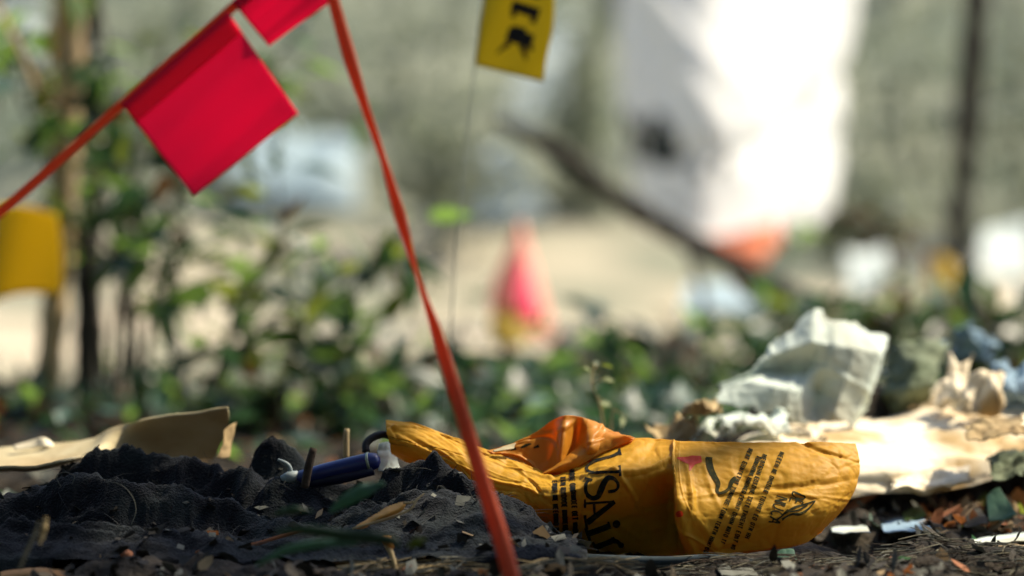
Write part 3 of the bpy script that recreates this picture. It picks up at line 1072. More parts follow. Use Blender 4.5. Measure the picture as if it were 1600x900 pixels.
def cone_part(name, apex, pts, m, bulge):
    A_ = at(*apex)
    rows = []
    for q in pts:
        B_ = at(*q)
        rows.append([list(A_.lerp(B_, v) + Vector((0, -bulge * math.sin(v * 2.4), 0))) for v in np.linspace(.04, 1, 14)])
    G_ = np.array(rows)
    t_ = np.linspace(0, len(rows) - 1, 24)
    G_ = np.array([cr(G_[:, j], t_) for j in range(14)]).transpose(1, 0, 2)
    return sheet(name, G_, m, pk, .0006)


cone_part('drape', (815, 340, 3.6), [(764, 462, 3.58), (772, 505, 3.56), (800, 520, 3.53), (830, 530, 3.53), (862, 532, 3.56), (868, 522, 3.6)], M['pink'], .01)
cone_part('drape', (818, 400, 3.555), [(806, 468, 3.50), (814, 496, 3.49), (832, 505, 3.49), (842, 494, 3.52)], M['crimson'], .012)
cone_part('tail', (792, 470, 3.46), [(764, 502, 3.43), (776, 536, 3.42), (804, 540, 3.41), (832, 526, 3.43)], M['leaf_y'], .005)

# ------------------------------------------------------------------ papers on the right


def psheet(name, pts, m, label, cat='paper', th=.0006, amp=.0025, sc=35, seed=0, n=(70, 50), ragged=.0, parent=None, group=None, lin=False, nc=45):
    G_ = (surf_lin if lin else surf)([[at(*q) for q in col] for col in pts], *n)
    G_ = creases(G_, nc, amp * .9, .006, seed + 7, .6)
    G_ = crumple(G_, amp * .6, sc, seed)
    G_ = crumple(G_, amp * .35, sc * 2.7, seed + 1)
    keep = None
    if ragged:
        U, V_ = np.meshgrid(np.linspace(0, 1, n[0]), np.linspace(0, 1, n[1]), indexing='ij')
        e = np.minimum(np.minimum(U, 1 - U), np.minimum(V_, 1 - V_))
        keep = e + .0001 > ragged * np.clip(.5 + fbm(U * 9, V_ * 9, None, 4, seed + 5), 0, 1)
    o_ = sheet(name, G_, m, parent, th, keep=keep)
    if parent is None: props(o_, label, cat, group)
    return o_


psheet('torn_paper', [
    [(1196, 545, 1.6798), (1184, 565, 1.6578), (1165, 585, 1.6467), (1108, 608, 1.6412), (1112, 625, 1.6358)],
    [(1215, 527, 1.6798), (1206, 556, 1.6605), (1190, 580, 1.6660), (1160, 596, 1.6467), (1150, 640, 1.6358)],
    [(1243, 504, 1.6798), (1235, 545, 1.6578), (1228, 577, 1.6687), (1212, 605, 1.6412), (1200, 650, 1.6358)],
    [(1271, 479, 1.6798), (1268, 535, 1.6550), (1262, 572, 1.6643), (1244, 610, 1.6412), (1240, 660, 1.6358)],
    [(1308, 492, 1.6798), (1304, 540, 1.6522), (1292, 566, 1.6495), (1278, 612, 1.6578), (1272, 664, 1.6358)],
    [(1345, 507, 1.6798), (1340, 545, 1.6522), (1326, 580, 1.6467), (1312, 620, 1.6412), (1300, 668, 1.6358)],
    [(1378, 519, 1.6798), (1372, 552, 1.6578), (1360, 590, 1.6522), (1346, 630, 1.6495), (1330, 668, 1.6412)],
    [(1388, 527, 1.6907), (1382, 560, 1.6743), (1372, 600, 1.6687), (1356, 640, 1.6632), (1340, 668, 1.6522)]],
    M['paper'], 'crumpled pale bluish white sheet folded to a point, topmost of the paper heap', seed=101, amp=.0008, sc=75, n=(120, 90), ragged=.05, lin=True, nc=16)
psheet('cream_bundle', [
    [(1150, 690, 1.62), (1160, 700, 1.56), (1165, 725, 1.53), (1170, 770, 1.52)],
    [(1200, 668, 1.66), (1210, 690, 1.58), (1215, 720, 1.54), (1220, 775, 1.53)],
    [(1260, 660, 1.70), (1270, 685, 1.60), (1275, 725, 1.56), (1280, 790, 1.55)],
    [(1320, 654, 1.74), (1330, 680, 1.62), (1340, 728, 1.57), (1345, 775, 1.56)],
    [(1385, 645, 1.78), (1395, 672, 1.65), (1405, 722, 1.58), (1410, 768, 1.57)],
    [(1430, 622, 1.80), (1445, 660, 1.67), (1455, 715, 1.60), (1462, 765, 1.58)],
    [(1475, 600, 1.80), (1495, 645, 1.68), (1510, 705, 1.61), (1518, 758, 1.60)],
    [(1530, 598, 1.80), (1550, 640, 1.69), (1565, 690, 1.63), (1575, 742, 1.62)],
    [(1590, 610, 1.82), (1610, 640, 1.71), (1630, 675, 1.66), (1640, 735, 1.66)],
    [(1660, 640, 1.84), (1680, 660, 1.74), (1700, 690, 1.70), (1710, 740, 1.70)]],
    M['paper_warm'], 'long sunlit cream bundle of crushed paper behind the right end of the yellow bag', 'paper bundle', seed=111, amp=.0013, sc=30, n=(200, 80), th=.001, nc=45)
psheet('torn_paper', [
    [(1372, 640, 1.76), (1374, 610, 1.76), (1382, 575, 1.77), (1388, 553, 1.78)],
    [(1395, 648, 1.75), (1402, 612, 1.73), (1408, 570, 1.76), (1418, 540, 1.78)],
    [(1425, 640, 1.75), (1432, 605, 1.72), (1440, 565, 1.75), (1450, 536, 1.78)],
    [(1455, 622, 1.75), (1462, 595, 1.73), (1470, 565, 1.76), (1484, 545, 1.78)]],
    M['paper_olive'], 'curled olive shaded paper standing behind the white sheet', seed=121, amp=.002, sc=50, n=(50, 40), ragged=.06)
psheet('torn_paper', [
    [(1376, 600, 1.795), (1380, 580, 1.80), (1386, 556, 1.81)],
    [(1400, 575, 1.775), (1404, 558, 1.79), (1410, 540, 1.80)],
    [(1430, 562, 1.775), (1434, 548, 1.79), (1440, 533, 1.80)],
    [(1468, 562, 1.78), (1476, 548, 1.79), (1482, 536, 1.80)]],
    M['paper_blue'], 'blue torn rim curling over the olive paper', seed=131, amp=.0012, sc=60, n=(50, 20), ragged=.10)
psheet('torn_paper', [
    [(1452, 640, 1.68), (1465, 610, 1.69), (1478, 580, 1.70), (1490, 562, 1.71)],
    [(1475, 640, 1.67), (1490, 612, 1.67), (1500, 585, 1.69), (1506, 562, 1.70)],
    [(1500, 630, 1.68), (1508, 608, 1.68), (1514, 585, 1.69), (1518, 556, 1.71)]],
    M['paper_warm'], 'narrow pale strip of paper standing up from the cream bundle', seed=141, amp=.0015, sc=60, n=(36, 36), ragged=.08)
psheet('torn_paper', [
    [(1548, 640, 1.70), (1552, 610, 1.71), (1560, 580, 1.73), (1570, 566, 1.74)],
    [(1580, 640, 1.69), (1584, 612, 1.68), (1590, 585, 1.70), (1598, 572, 1.73)],
    [(1620, 650, 1.70), (1622, 622, 1.69), (1626, 595, 1.70), (1630, 576, 1.73)],
    [(1660, 660, 1.72), (1662, 630, 1.70), (1664, 600, 1.71), (1668, 580, 1.74)]],
    M['paper_blue'], 'teal grey sheet with ribbed folds at the far right of the heap', seed=151, amp=.003, sc=60, n=(50, 40), ragged=.05)
psheet('torn_paper', [
    [(1484, 640, 1.66), (1490, 622, 1.66), (1498, 602, 1.68)],
    [(1512, 648, 1.65), (1520, 622, 1.65), (1530, 596, 1.67)],
    [(1550, 640, 1.66), (1560, 615, 1.66), (1568, 594, 1.68)]],
    M['paper_warm'], 'crumpled cream lump with brown hollow on top of the bundle', seed=161, amp=.003, sc=55, n=(40, 30), ragged=.06)
scr = [
    ([(1010, 676), (1050, 655), (1092, 640)], [(1030, 690), (1060, 684), (1090, 668)], 'paper_tan', 'pale tan paper scrap at the low end of the heap behind the bag'),
    ([(1062, 648), (1090, 636), (1125, 630)], [(1068, 662), (1096, 654), (1128, 650)], 'paper_tan', 'small brown folded scrap under the tip of the white sheet'),
    ([(1056, 684), (1100, 668), (1160, 652)], [(1066, 698), (1110, 694), (1165, 682)], 'paper', 'greyish white paper strip just above the bag top edge'),
    ([(1120, 660), (1170, 640), (1235, 636)], [(1130, 690), (1180, 676), (1240, 668)], 'paper', 'crumpled white scrap heap under the folded white sheet'),
    ([(1170, 690), (1220, 672), (1290, 668)], [(1180, 705), (1230, 700), (1300, 698)], 'paper_warm', 'cream scrap lying between the bag and the cream bundle'),
    ([(1500, 566), (1506, 535), (1500, 512)], [(1528, 570), (1530, 535), (1522, 505)], 'paper_blue', 'small bluish tuft of paper sticking up at the back of the heap'),
    ([(1528, 540), (1545, 522), (1562, 530)], [(1530, 552), (1548, 542), (1564, 546)], 'paper_blue', 'tiny slate blue scrap on the dark plants behind the heap'),
]
scr += [
    ([(1500, 668), (1540, 652), (1600, 650)], [(1510, 690), (1550, 682), (1610, 676)], 'paper_tan', 'straw coloured torn strip across the right of the cream bundle'),
    ([(1390, 742), (1450, 734), (1520, 728)], [(1392, 762), (1455, 760), (1525, 752)], 'paper_warm', 'ragged cream strip along the foot of the cream bundle'),
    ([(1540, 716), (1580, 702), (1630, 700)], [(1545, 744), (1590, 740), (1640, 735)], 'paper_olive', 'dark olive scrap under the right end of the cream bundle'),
]
for i, (t_, b_, mm, lb) in enumerate(scr):
    Yb = 1.60 if i < 5 else 1.86 if i < 7 else 1.55
    pts = [[(x0, y0, Yb + .03), ((x0 + x1) / 2, (y0 + y1) / 2 + (-6 if i % 2 else 5), Yb), (x1, y1, Yb - .02)] for (x0, y0), (x1, y1) in zip(t_, b_)]
    psheet('paper_scrap', pts, M[mm], lb, 'paper scrap', seed=171 + i * 4, amp=.0022 if i < 7 else .0011, sc=70 if i < 7 else 40, n=(60, 36), ragged=.10)

# soil and rubbish under the heap so nothing floats
hx = np.linspace(.08, .48, 100); hy = np.linspace(1.56, 2.05, 90)
HX, HY = np.meshgrid(hx, hy, indexing='ij')
HZ = .062 * np.exp(-((HX - .26) / .13) ** 2 - ((HY - 1.80) / .10) ** 2) + .045 * np.exp(-((HX - .17) / .06) ** 2 - ((HY - 1.74) / .06) ** 2)
HZ = HZ + .006 * fbm(HX * 40, HY * 40, None, 4, 181) * np.clip(HZ / .02, 0, 1) + ground_z(HX, HY) - .006
o = obj('soil_mound', np.stack([HX, HY, HZ], 2).reshape(-1, 3), grid_faces(100, 90)[:, ::-1], M['soil'])
props(o, 'low dark mound of soil carrying the paper heap', None, None, 'structure')

# ------------------------------------------------------------------ cable and foreground bits
o = tube('grey_cable', [at(640, 880, 1.368), at(690, 869, 1.37), at(735, 854, 1.371), at(772, 849, 1.371), at(815, 858, 1.371), at(860, 868, 1.371), at(905, 872, 1.371), at(960, 876, 1.371), at(1040, 878, 1.371), at(1115, 874, 1.372), at(1180, 880, 1.368)],
         [.0010, .0014, .0017, .0017, .0016, .0016, .0024, .0027, .0027, .0025, .0012], M['cable'], None, 10, 70)
props(o, 'grey blue cable lying along the ground below the yellow bag', 'cable')

# dry orange leaf with forked stalk
dl = empty('dry_leaf', at(600, 815, 1.345), 'curled dry orange leaf with forked pale stalk on the garment', 'leaf')
YL = 1.345
sheet('blade', crumple(surf([[at(552, 824, YL), at(560, 826, YL - .002), at(566, 828, YL)], [at(586, 803, YL + .002), at(590, 810, YL - .004), at(592, 815, YL)],
                             [at(610, 790, YL + .003), at(616, 798, YL - .004), at(618, 806, YL)], [at(634, 783, YL + .002), at(634, 787, YL), at(633, 791, YL)]], 30, 14), .0006, 140, 191), M['leaf_dry'], dl, .0003)
tube('stalk', [at(550, 826, YL - .004), at(586, 816, YL - .004), at(618, 806, YL - .004), at(642, 795, YL - .003), at(650, 782, YL - .002), at(663, 771, YL)], [.0004, .0007, .0007, .0006, .0006, .0003], M['straw'], dl, 6, 24)
tube('stalk', [at(630, 786, YL - .002), at(644, 785, YL - .002), at(654, 778, YL - .001)], [.0006, .0006, .0003], M['straw'], dl, 6, 10)


def leaf_mesh(name, w=.42, curl=.12, fold=.18, n=7, m=None):
    V, F = [], []
    for i in range(n):
        t = i / (n - 1)
        hw = w * math.sin(math.pi * min(1, t ** .8)) * .5 * (1 - .25 * t)
        z = -curl * t * t
        V += [(t, -hw, z + fold * hw), (t, 0, z), (t, hw, z + fold * hw)]
    for i in range(n - 1):
        a_ = i * 3
        F += [(a_, a_ + 1, a_ + 4, a_ + 3), (a_ + 1, a_ + 2, a_ + 5, a_ + 4)]
    me = bpy.data.meshes.new(name)
    me.from_pydata(V, [], F)
    me.polygons.foreach_set('use_smooth', np.ones(len(F), bool))
    if m: me.materials.append(m)
    me.update()
    return me


# blurred green blades nearest the lens
def blade(pts, wpx, Y, m, label, twist=(.5, .2, .1), name='green_leaf'):
    P_ = [at(x, y, Y) for x, y in pts]
    k_ = len(wpx)
    Y = Y - .05
    P_ = [at(x, y, Y) for x, y in pts]
    G_ = creases(ribbon(P_, [a_ * .8 / ppm(Y) for a_ in wpx], list(twist), 40), 8, .0004, .002, len(pts), .8)
    o_ = sheet(name, G_, m, None, .0003)
    props(o_, label, 'leaf')


blade([(400, 884), (440, 862), (480, 852), (520, 849), (560, 850)], [4, 16, 18, 16, 6], 1.24, M['teal_leaf'], 'narrow dull teal leaf low in front of the garment')
blade([(430, 832), (480, 828), (530, 836), (580, 840), (615, 846), (622, 858)], [6, 20, 24, 26, 20, 6], 1.22, M['leaf_c'], 'broad blurred green leaf across the foot of the garment')
blade([(515, 800), (540, 782), (570, 766), (600, 755)], [6, 26, 28, 5], 1.27, M['teal_leaf'], 'pale teal blurred leaf slanting before the dark garment')
blade([(636, 856), (650, 848), (668, 842)], [5, 19, 4], 1.25, M['leaf_b'], 'tiny bright green leaf beside the orange tape', (.1, .1, .1))
blade([(425, 805), (455, 797), (490, 800)], [4, 18, 4], 1.26, M['leaf_c'], 'small dark green leaf above the broad blurred leaf', (.1, .1, .1))
blade([(30, 890), (40, 865), (52, 840), (60, 815)], [4, 8, 7, 3], 1.27, M['drygrass'], 'bent dry grass blade at the left edge of the garment')
blade([(62, 850), (68, 830), (72, 808)], [8, 12, 9], 1.28, M['straw'], 'short tan dry leaf strip before the left of the garment')
o = tube('withered_stalk', [at(622, 905, 1.315), at(616, 880, 1.318), at(610, 862, 1.32), at(604, 850, 1.32)], [.0012, .0011, .0013, .0016], M['straw'], None, 7, 16)
props(o, 'short bent pale stem rising from the soil at the bottom', 'stem')
o = sheet('dead_bud', crumple(surf([[at(592, 838, 1.32), at(596, 850, 1.318), at(604, 858, 1.32)], [at(602, 834, 1.32), at(606, 848, 1.315), at(612, 858, 1.32)], [at(612, 836, 1.32), at(614, 846, 1.318), at(616, 856, 1.32)]], 14, 14), .001, 200, 201), M['leaf_dry'], None, .0004)
props(o, 'withered brown bud on top of the bent pale stem', 'bud')


def chip(pts, Y, m, label, th=.003, seed=0, name='wood_chip', cat='wood chip', dz=.02):
    """flat splinter: pixel outline of its top edge and front edge"""
    (x0, y0), (x1, y1), (x2, y2) = pts[0], pts[len(pts) // 2], pts[-1]
    cols_ = []
    for x, y in pts:
        cols_.append([at(x, y - 3, Y + dz), at(x + 1, y + 2, Y), at(x, y + 12, Y - .004)])
    o_ = sheet(name, crumple(surf(cols_, 40, 14), .0006, 150, seed), m, None, th)
    props(o_, label, cat)


chip([(455, 892), (480, 880), (530, 877), (570, 880), (604, 884)], 1.335, M['chip'], 'sunlit orange brown bark chip at the bottom below the green leaves', seed=211)
chip([(0, 896), (60, 890), (110, 895), (160, 893)], 1.325, M['chip'], 'thin brown bark sliver at the bottom left corner', seed=214)
chip([(690, 892), (760, 886), (850, 890)], 1.33, M['tan_l'], 'flat tan chip under the foot of the orange tape', seed=217)
o = tube('edge_piping', [at(280, 868, 1.345), at(340, 864, 1.345), at(400, 850, 1.345), at(440, 838, 1.345), (at(475, 830, 1.345))], [.0004, .0008, .0010, .0009, .0004], M['rust'], None, 6, 24)  # brown piping along the lower edge of the garment
props(o, 'thin rusty brown edge piping along the lower fold of the garment', 'twig')
o = sheet('brown_seed', crumple(surf([[at(190, 868, 1.33), at(193, 864, 1.327), at(198, 861, 1.33)], [at(192, 873, 1.33), at(199, 868, 1.324), at(204, 865, 1.33)], [at(196, 875, 1.33), at(202, 874, 1.327), at(206, 870, 1.33)]], 10, 10), .0003, 300, 3), M['rust'], None, .002)
props(o, 'small round rusty seed on the dark garment front', 'seed')

# torn leaves and scraps on the ground at the right
def lscrap(pts, Y0, Y1, m, label, name='fallen_leaf', cat='leaf', seed=0):
    (ax, ay), (bx2, by2), (c2x, c2y), (dx2, dy2) = pts
    G_ = surf([[at(ax, ay, Y1), at(dx2, dy2, Y0)], [at((ax + bx2) / 2, (ay + by2) / 2 - 2, Y1), at((dx2 + c2x) / 2, (dy2 + c2y) / 2 + 2, Y0)], [at(bx2, by2, Y1), at(c2x, c2y, Y0)]], 20, 14)
    props(sheet(name, crumple(G_, .0012, 90, seed), m, None, .0004), label, cat)


lscrap([(1540, 775), (1562, 762), (1590, 805), (1545, 812)], 1.50, 1.53, M['green_l'], 'pale green pointed leaf standing at the right on rusty litter', seed=221)
lscrap([(1510, 800), (1530, 790), (1545, 815), (1505, 822)], 1.49, 1.52, M['dark_l'], 'dark curled leaf left of the pale green one', seed=223)
lscrap([(1298, 822), (1350, 818), (1360, 830), (1300, 830)], 1.46, 1.55, M['paper'], 'thin white scrap flat on the ground right of the bag tip', 'paper_scrap', 'paper scrap', 225)
lscrap([(1375, 815), (1440, 806), (1455, 824), (1380, 830)], 1.47, 1.54, M['paper_blue'], 'pale bluish scrap flat on the ground farther right of the bag', 'paper_scrap', 'paper scrap', 227)
lscrap([(1515, 840), (1600, 832), (1630, 842), (1520, 846)], 1.42, 1.50, M['paper'], 'white sliver of paper low at the right edge', 'paper_scrap', 'paper scrap', 229)
lscrap([(1545, 852), (1600, 850), (1605, 858), (1548, 858)], 1.39, 1.42, M['tan_l'], 'yellowish dry leaf sliver at the lower right edge', seed=231)
lscrap([(1212, 862), (1240, 858), (1246, 876), (1208, 878)], 1.36, 1.38, M['green_l'], 'torn green leaf on the soil beneath the bag right end', seed=233)
lscrap([(1108, 878), (1150, 872), (1190, 900), (1130, 898)], 1.335, 1.37, M['grey_l'], 'grey leathery leaf at the bottom below the bag', seed=235)
lscrap([(1410, 800), (1440, 790), (1448, 806), (1412, 812)], 1.52, 1.55, M['leaf_a'], 'small green leaf on rusty litter at the right', seed=237)
o = tube('bent_twig', [at(1350, 862, 1.37), at(1360, 870, 1.36), at(1385, 885, 1.35), at(1410, 900, 1.345)], [.0006, .0009, .0008, .0004], M['twig'], None, 6, 14)
props(o, 'thin bent twig on the dark soil at the lower right', 'twig')
o = tube('brown_branchlet', [at(1320, 800, 1.56), at(1340, 785, 1.57), at(1372, 765, 1.58), at(1392, 748, 1.58)], [.002, .0028, .0026, .0012], M['rust'], None, 7, 16)
props(o, 'reddish brown branchlet beside the right end of the bag', 'twig')


# leaf litter, needles and dry grass strands
def litter(name, n, xr, yr, mats, size, label, tilt=.5, wid=.45, zoff=.001, skip=None):
    parts = []
    for i in range(n):
        y = random.uniform(*yr); x = random.uniform(*xr) * (y / 1.4)
        if skip and skip(x, y): continue
        l = size[0] * (size[1] / size[0]) ** random.random()
        a_ = random.uniform(0, 6.283)
        e = random.gauss(0, tilt)
        rl_ = random.gauss(0, tilt)
        Mx = Matrix.Translation((x, y, gz(x, y) + zoff + abs(math.sin(e)) * l * .35)) @ Matrix.Rotation(a_, 4, 'Z') @ Matrix.Rotation(e, 4, 'Y') @ Matrix.Rotation(rl_, 4, 'X')
        w2 = l * wid * random.uniform(.6, 1.3) / 2
        c_ = random.uniform(-.25, .25) * l
        V_ = [(-l / 2, 0, 0), (-l * .15, -w2, c_ * .4), (l * .3, -w2 * .7, c_ * .3), (l / 2, 0, c_), (l * .25, w2 * .8, c_ * .3), (-l * .2, w2, c_ * .4), (0, 0, 0)]
        V_ = [Mx @ Vector(q) for q in V_]
        parts.append((V_, [(0, 1, 6), (1, 2, 6), (2, 3, 6), (3, 4, 6), (4, 5, 6), (5, 0, 6)], random.choices(range(len(mats)), [m_[1] for m_ in mats])[0]))
    V_, F_, MI = merge(parts)
    o_ = obj(name, V_, F_, [M[m_[0]] for m_ in mats], None, smooth=False, midx=MI)
    props(o_, label, None, None, 'stuff')


litter('leaf_litter', 2600, (-.30, .32), (1.22, 1.62), [('dark_l', 7), ('grey_l', 2.0), ('rust', .6), ('tan_l', .7), ('green_l', .3)], (.004, .014), 'dark crumbled leaf litter covering the near soil', skip=lambda x, y: -.01 < x < .19 and 1.345 < y < 1.46)
litter('rusty_litter', 900, (.20, .34), (1.50, 1.72), [('rust', 4), ('tan_l', 3), ('chip', 1.5), ('dark_l', 2), ('leaf_b', .6)], (.006, .018), 'rust and tan dead leaves in the sun under the paper heap', .6)
litter('leaf_litter', 1600, (-.30, .34), (1.60, 3.0), [('dark_l', 4), ('grey_l', 1.5), ('rust', 1.5), ('tan_l', 1.2), ('leaf_c', 1.5)], (.008, .030), 'dead leaves scattered between the low plants')


def strands(name, n, xr, yr, ln, mats, label, zr=(.001, .006), flow=(1, .15)):
    parts = []
    for i in range(n):
        y = random.uniform(*yr); x = random.uniform(*xr)
        z = gz(x, y) + random.uniform(*zr)
        l = random.uniform(*ln)
        a_ = random.gauss(0, .5)
        d_ = Vector((flow[0] * math.cos(a_) - flow[1] * math.sin(a_), flow[1] * math.cos(a_) + flow[0] * math.sin(a_), random.gauss(0, .10))).normalized()
        s_ = Vector((random.gauss(0, .3), random.gauss(0, .3), -abs(random.gauss(0, .2))))
        P_ = [Vector((x, y, z)) + d_ * l * t + s_ * l * t * t for t in (-.5, -.17, .17, .5)]
        v_, f_ = tube_data(P_, [.0002, .00032, .0003, .00012], 4, False)
        parts.append((v_, f_, random.randrange(len(mats))))
    V_, F_, MI = merge(parts)
    props(obj(name, V_, F_, [M[q] for q in mats], None, midx=MI), label, None, None, 'stuff')


strands('dry_grass_strands', 560, (-.07, .06), (1.315, 1.365), (.012, .05), ['drygrass', 'grey_l', 'straw'], 'matted dry grass strands below the bag and tape', (.0, .004))
strands('root_fibres', 700, (.04, .30), (1.31, 1.375), (.008, .035), ['dark_l', 'grey_l', 'twig', 'drygrass'], 'tangled dark root fibres on the soil at the lower right', (.0, .003))

# ------------------------------------------------------------------ plants
LEAF = {}
for key, args in {'a': (.46, .18, .25), 'b': (.40, .30, .35), 'c': (.58, .12, .2)}.items():
    for mk in ('leaf_a', 'leaf_b', 'leaf_c', 'leaf_d', 'leaf_pale', 'leaf_y'):
        LEAF[key, mk] = leaf_mesh('leaf_' + key, *args, m=M[mk])


def add_leaf(parent, pos, d, size, key, mk, roll=None):
    me = LEAF[key, mk]
    o_ = bpy.data.objects.new('leaf', me)
    C.objects.link(o_)
    o_.parent = parent
    o_.location = Vector(pos) - parent.location
    q = Vector(d).normalized().to_track_quat('X', 'Z').to_matrix().to_4x4() @ Matrix.Rotation(random.gauss(0, .6) if roll is None else roll, 4, 'X')
    o_.rotation_euler = q.to_euler()
    o_.scale = (size, size * random.uniform(.85, 1.15), size)
    return o_


def shrub(name, label, stems, Y, mats, size, ntwig, nleaf, rstem, bark='bark_brown', spread=.12, key='abc', group=None, twl=(.04, .11), cat='shrub', up=.2, dy=.10):
    """stems: list of pixel polylines (px,py) growing from the ground"""
    b0 = stems[0][0]
    x0 = at(b0[0], 500, Y).x
    root = empty(name, (x0, Y, gz(x0, Y)), label, cat, group)
    tw_parts = []
    for si, st in enumerate(stems):
        P_ = []
        for i, (px, py) in enumerate(st):
            p_ = at(px, py, Y + (random.uniform(-dy, dy) * i / max(1, len(st) - 1)))
            if i == 0: p_.z = min(p_.z, gz(p_.x, p_.y) - .005)
            P_.append(p_)
        n_ = 22
        Pt = smooth_path(P_, n_)
        R_ = np.linspace(rstem, rstem * .3, n_)
        tube('stem', Pt, R_, M[bark], root, 8)
        for k_ in range(ntwig):
            i = random.randint(int(n_ * .25), n_ - 1)
            a_ = random.uniform(0, 6.283)
            d_ = Vector((math.cos(a_), math.sin(a_) * .8, random.uniform(-.5, .8) + up)).normalized()
            l_ = random.uniform(*twl)
            e_ = Pt[i] + d_ * l_ + Vector((0, 0, -.25 * l_ * random.random()))
            if e_.z < gz(e_.x, e_.y) + .01: e_.z = gz(e_.x, e_.y) + .01
            m_ = Pt[i].lerp(e_, .5) + Vector((0, 0, .05 * l_))
            v_, f_ = tube_data([Pt[i], m_, e_], [rstem * .32, rstem * .25, rstem * .12], 5)
            tw_parts.append((v_, f_))
            for q in range(nleaf):
                t = .25 + .75 * (q + random.random()) / nleaf
                p_ = Pt[i].lerp(e_, t)
                ld = (d_ * .6 + Vector((random.gauss(0, .6), random.gauss(0, .6), random.gauss(-.15, .5)))).normalized()
                add_leaf(root, p_, ld, size * random.uniform(.65, 1.25), random.choice(key), random.choices([m1[0] for m1 in mats], [m1[1] for m1 in mats])[0])
    if tw_parts:
        V_, F_, _ = merge(tw_parts)
        obj('twigs', V_, F_, M[bark], root)['kind'] = 'stuff'
    return root


# slim trunks at the left
def trunk(name, label, pts, Y, wpx, bark, cat='tree', limbs=(), group=None, dz=0):
    x0 = at(pts[0][0], 500, Y).x
    root = empty(name, (x0, Y, gz(x0, Y)), label, cat, group)
    P_ = [at(px, py, Y) for px, py in pts]
    P_[0].z = min(P_[0].z, gz(P_[0].x, Y) - .02)
    R_ = [a_ / ppm(Y) / 2 for a_ in wpx]
    Pm = smooth_path(P_, 36)
    Rm = np.interp(np.linspace(0, 1, 36), np.linspace(0, 1, len(R_)), R_)
    Rm = Rm * (1 + .10 * np.array([random.gauss(0, 1) for _ in range(36)]))
    tube('trunk', Pm, Rm, M[bark], root, 14)
    for lb in limbs:
        Pl = [at(px, py, Y + dzz) for px, py, dzz in lb[0]]
        tube('limb', Pl, [q / ppm(Y) / 2 for q in lb[1]], M[bark], root, 8, 16)
    return root


trunk('slim_tree', 'slim tan sunlit trunk standing behind the yellow flag at the left', [(64, 690), (72, 620), (84, 500), (92, 380), (104, 200), (110, 80), (104, -60), (108, -500)], 2.55, [42, 40, 46, 48, 44, 46, 50, 40], 'bark_tan',
      limbs=[([(100, 240, 0), (60, 150, -.05), (10, 40, -.1), (-60, -80, -.1)], [16, 14, 10, 6])])
trunk('slim_tree', 'dark stump like trunk just right of the tan trunk', [(140, 700), (138, 600), (140, 500), (136, 400), (146, 250), (140, 100), (150, -40), (156, -420)], 2.7, [44, 46, 50, 44, 26, 24, 22, 14], 'bark_dark')
trunk('slim_tree', 'dark slender trunk leaning at the right in front of the hillside', [(1484, 560), (1490, 450), (1500, 330), (1510, 200), (1522, 60), (1530, -60), (1545, -400)], 4.6, [30, 32, 36, 40, 42, 42, 38], 'bark_dark',
      limbs=[([(1496, 370, 0), (1460, 300, .1), (1445, 200, .2)], [10, 7, 3])])
for i, (x, Y, wp, lean, lb) in enumerate([
        (1390, 9.5, 46, 8, 'broad grey trunk on the hillside right of the white sheet'),
        (1590, 8.5, 30, -12, 'grey trunk on the hillside at the right picture edge'),
        (700, 9.0, 34, 20, 'grey trunk on the hillside left of the yellow lettered flag'),
        (560, 10.0, 40, -6, 'far grey trunk behind the orange tape top'),
        (925, 8.6, 40, 40, 'leaning grey trunk beside the left edge of the white sheet'),
        (300, 9.0, 44, 4, 'grey trunk on the hillside behind the red pennant'),
        (20, 8.8, 50, -4, 'grey trunk on the hillside in the upper left corner')]):
    trunk('hill_tree', lb, [(x - lean * 2, 330), (x - lean, 200), (x, 60), (x + lean, -60), (x + lean * 3, -600)], Y, [wp * 1.2, wp, wp * .95, wp * .9, wp * .6], 'bark_grey', group='trees on the hillside')

# bushes on the far slope, each with a crown of leaf clumps
for (px, py, Y, wr, hr, lb) in [(620, 60, 8.2, .42, .30, 'grey green bush on the slope behind the orange tape top'), (690, 260, 7.2, .16, .12, 'small bush on the slope left of the dead limb'),
                                (1400, 120, 8.0, .22, .55, 'tall dim bush on the slope right of the white sheet'), (905, 190, 7.6, .10, .34, 'narrow dim bush beside the left edge of the white sheet'),
                                (1590, 180, 7.4, .22, .4, 'dim bush on the slope at the right picture edge'), (230, 30, 8.0, .4, .35, 'dim bush on the slope above the red pennant'),
                                (1330, 330, 6.4, .14, .10, 'low dim bush below the right side of the white sheet')]:
    c0 = at(px, py, Y); g0 = gz(c0.x, Y)
    root = empty('slope_bush', (c0.x, Y, g0), lb, 'bush', 'bushes on the slope')
    tube('stem', [(c0.x, Y, g0 - .03), (c0.x + .02, Y, (g0 + c0.z) / 2), (c0.x, Y, max(c0.z, g0 + .1))], [.02, .015, .006], M['bark_grey'], root, 7, 8)
    parts = []
    for i in range(420):
        q = Vector((random.gauss(0, .5) * wr, random.gauss(0, .5) * wr, random.gauss(0, .5) * hr))
        l = random.uniform(.03, .08)
        Mx = Matrix.Translation(Vector((c0.x, Y, max(c0.z, g0 + hr * .6))) + q) @ Matrix.Rotation(random.uniform(0, 6.28), 4, 'Z') @ Matrix.Rotation(random.gauss(0, .8), 4, 'Y')
        parts.append(([Mx @ Vector(t) for t in ((-l * .5, 0, 0), (0, -l * .3, l * .05), (l * .5, 0, -l * .1), (0, l * .3, l * .05))], [(0, 1, 2, 3)]))
    V_, F_, _ = merge(parts)
    obj('crown', V_, F_, M['bush'], root, smooth=False)['kind'] = 'stuff'

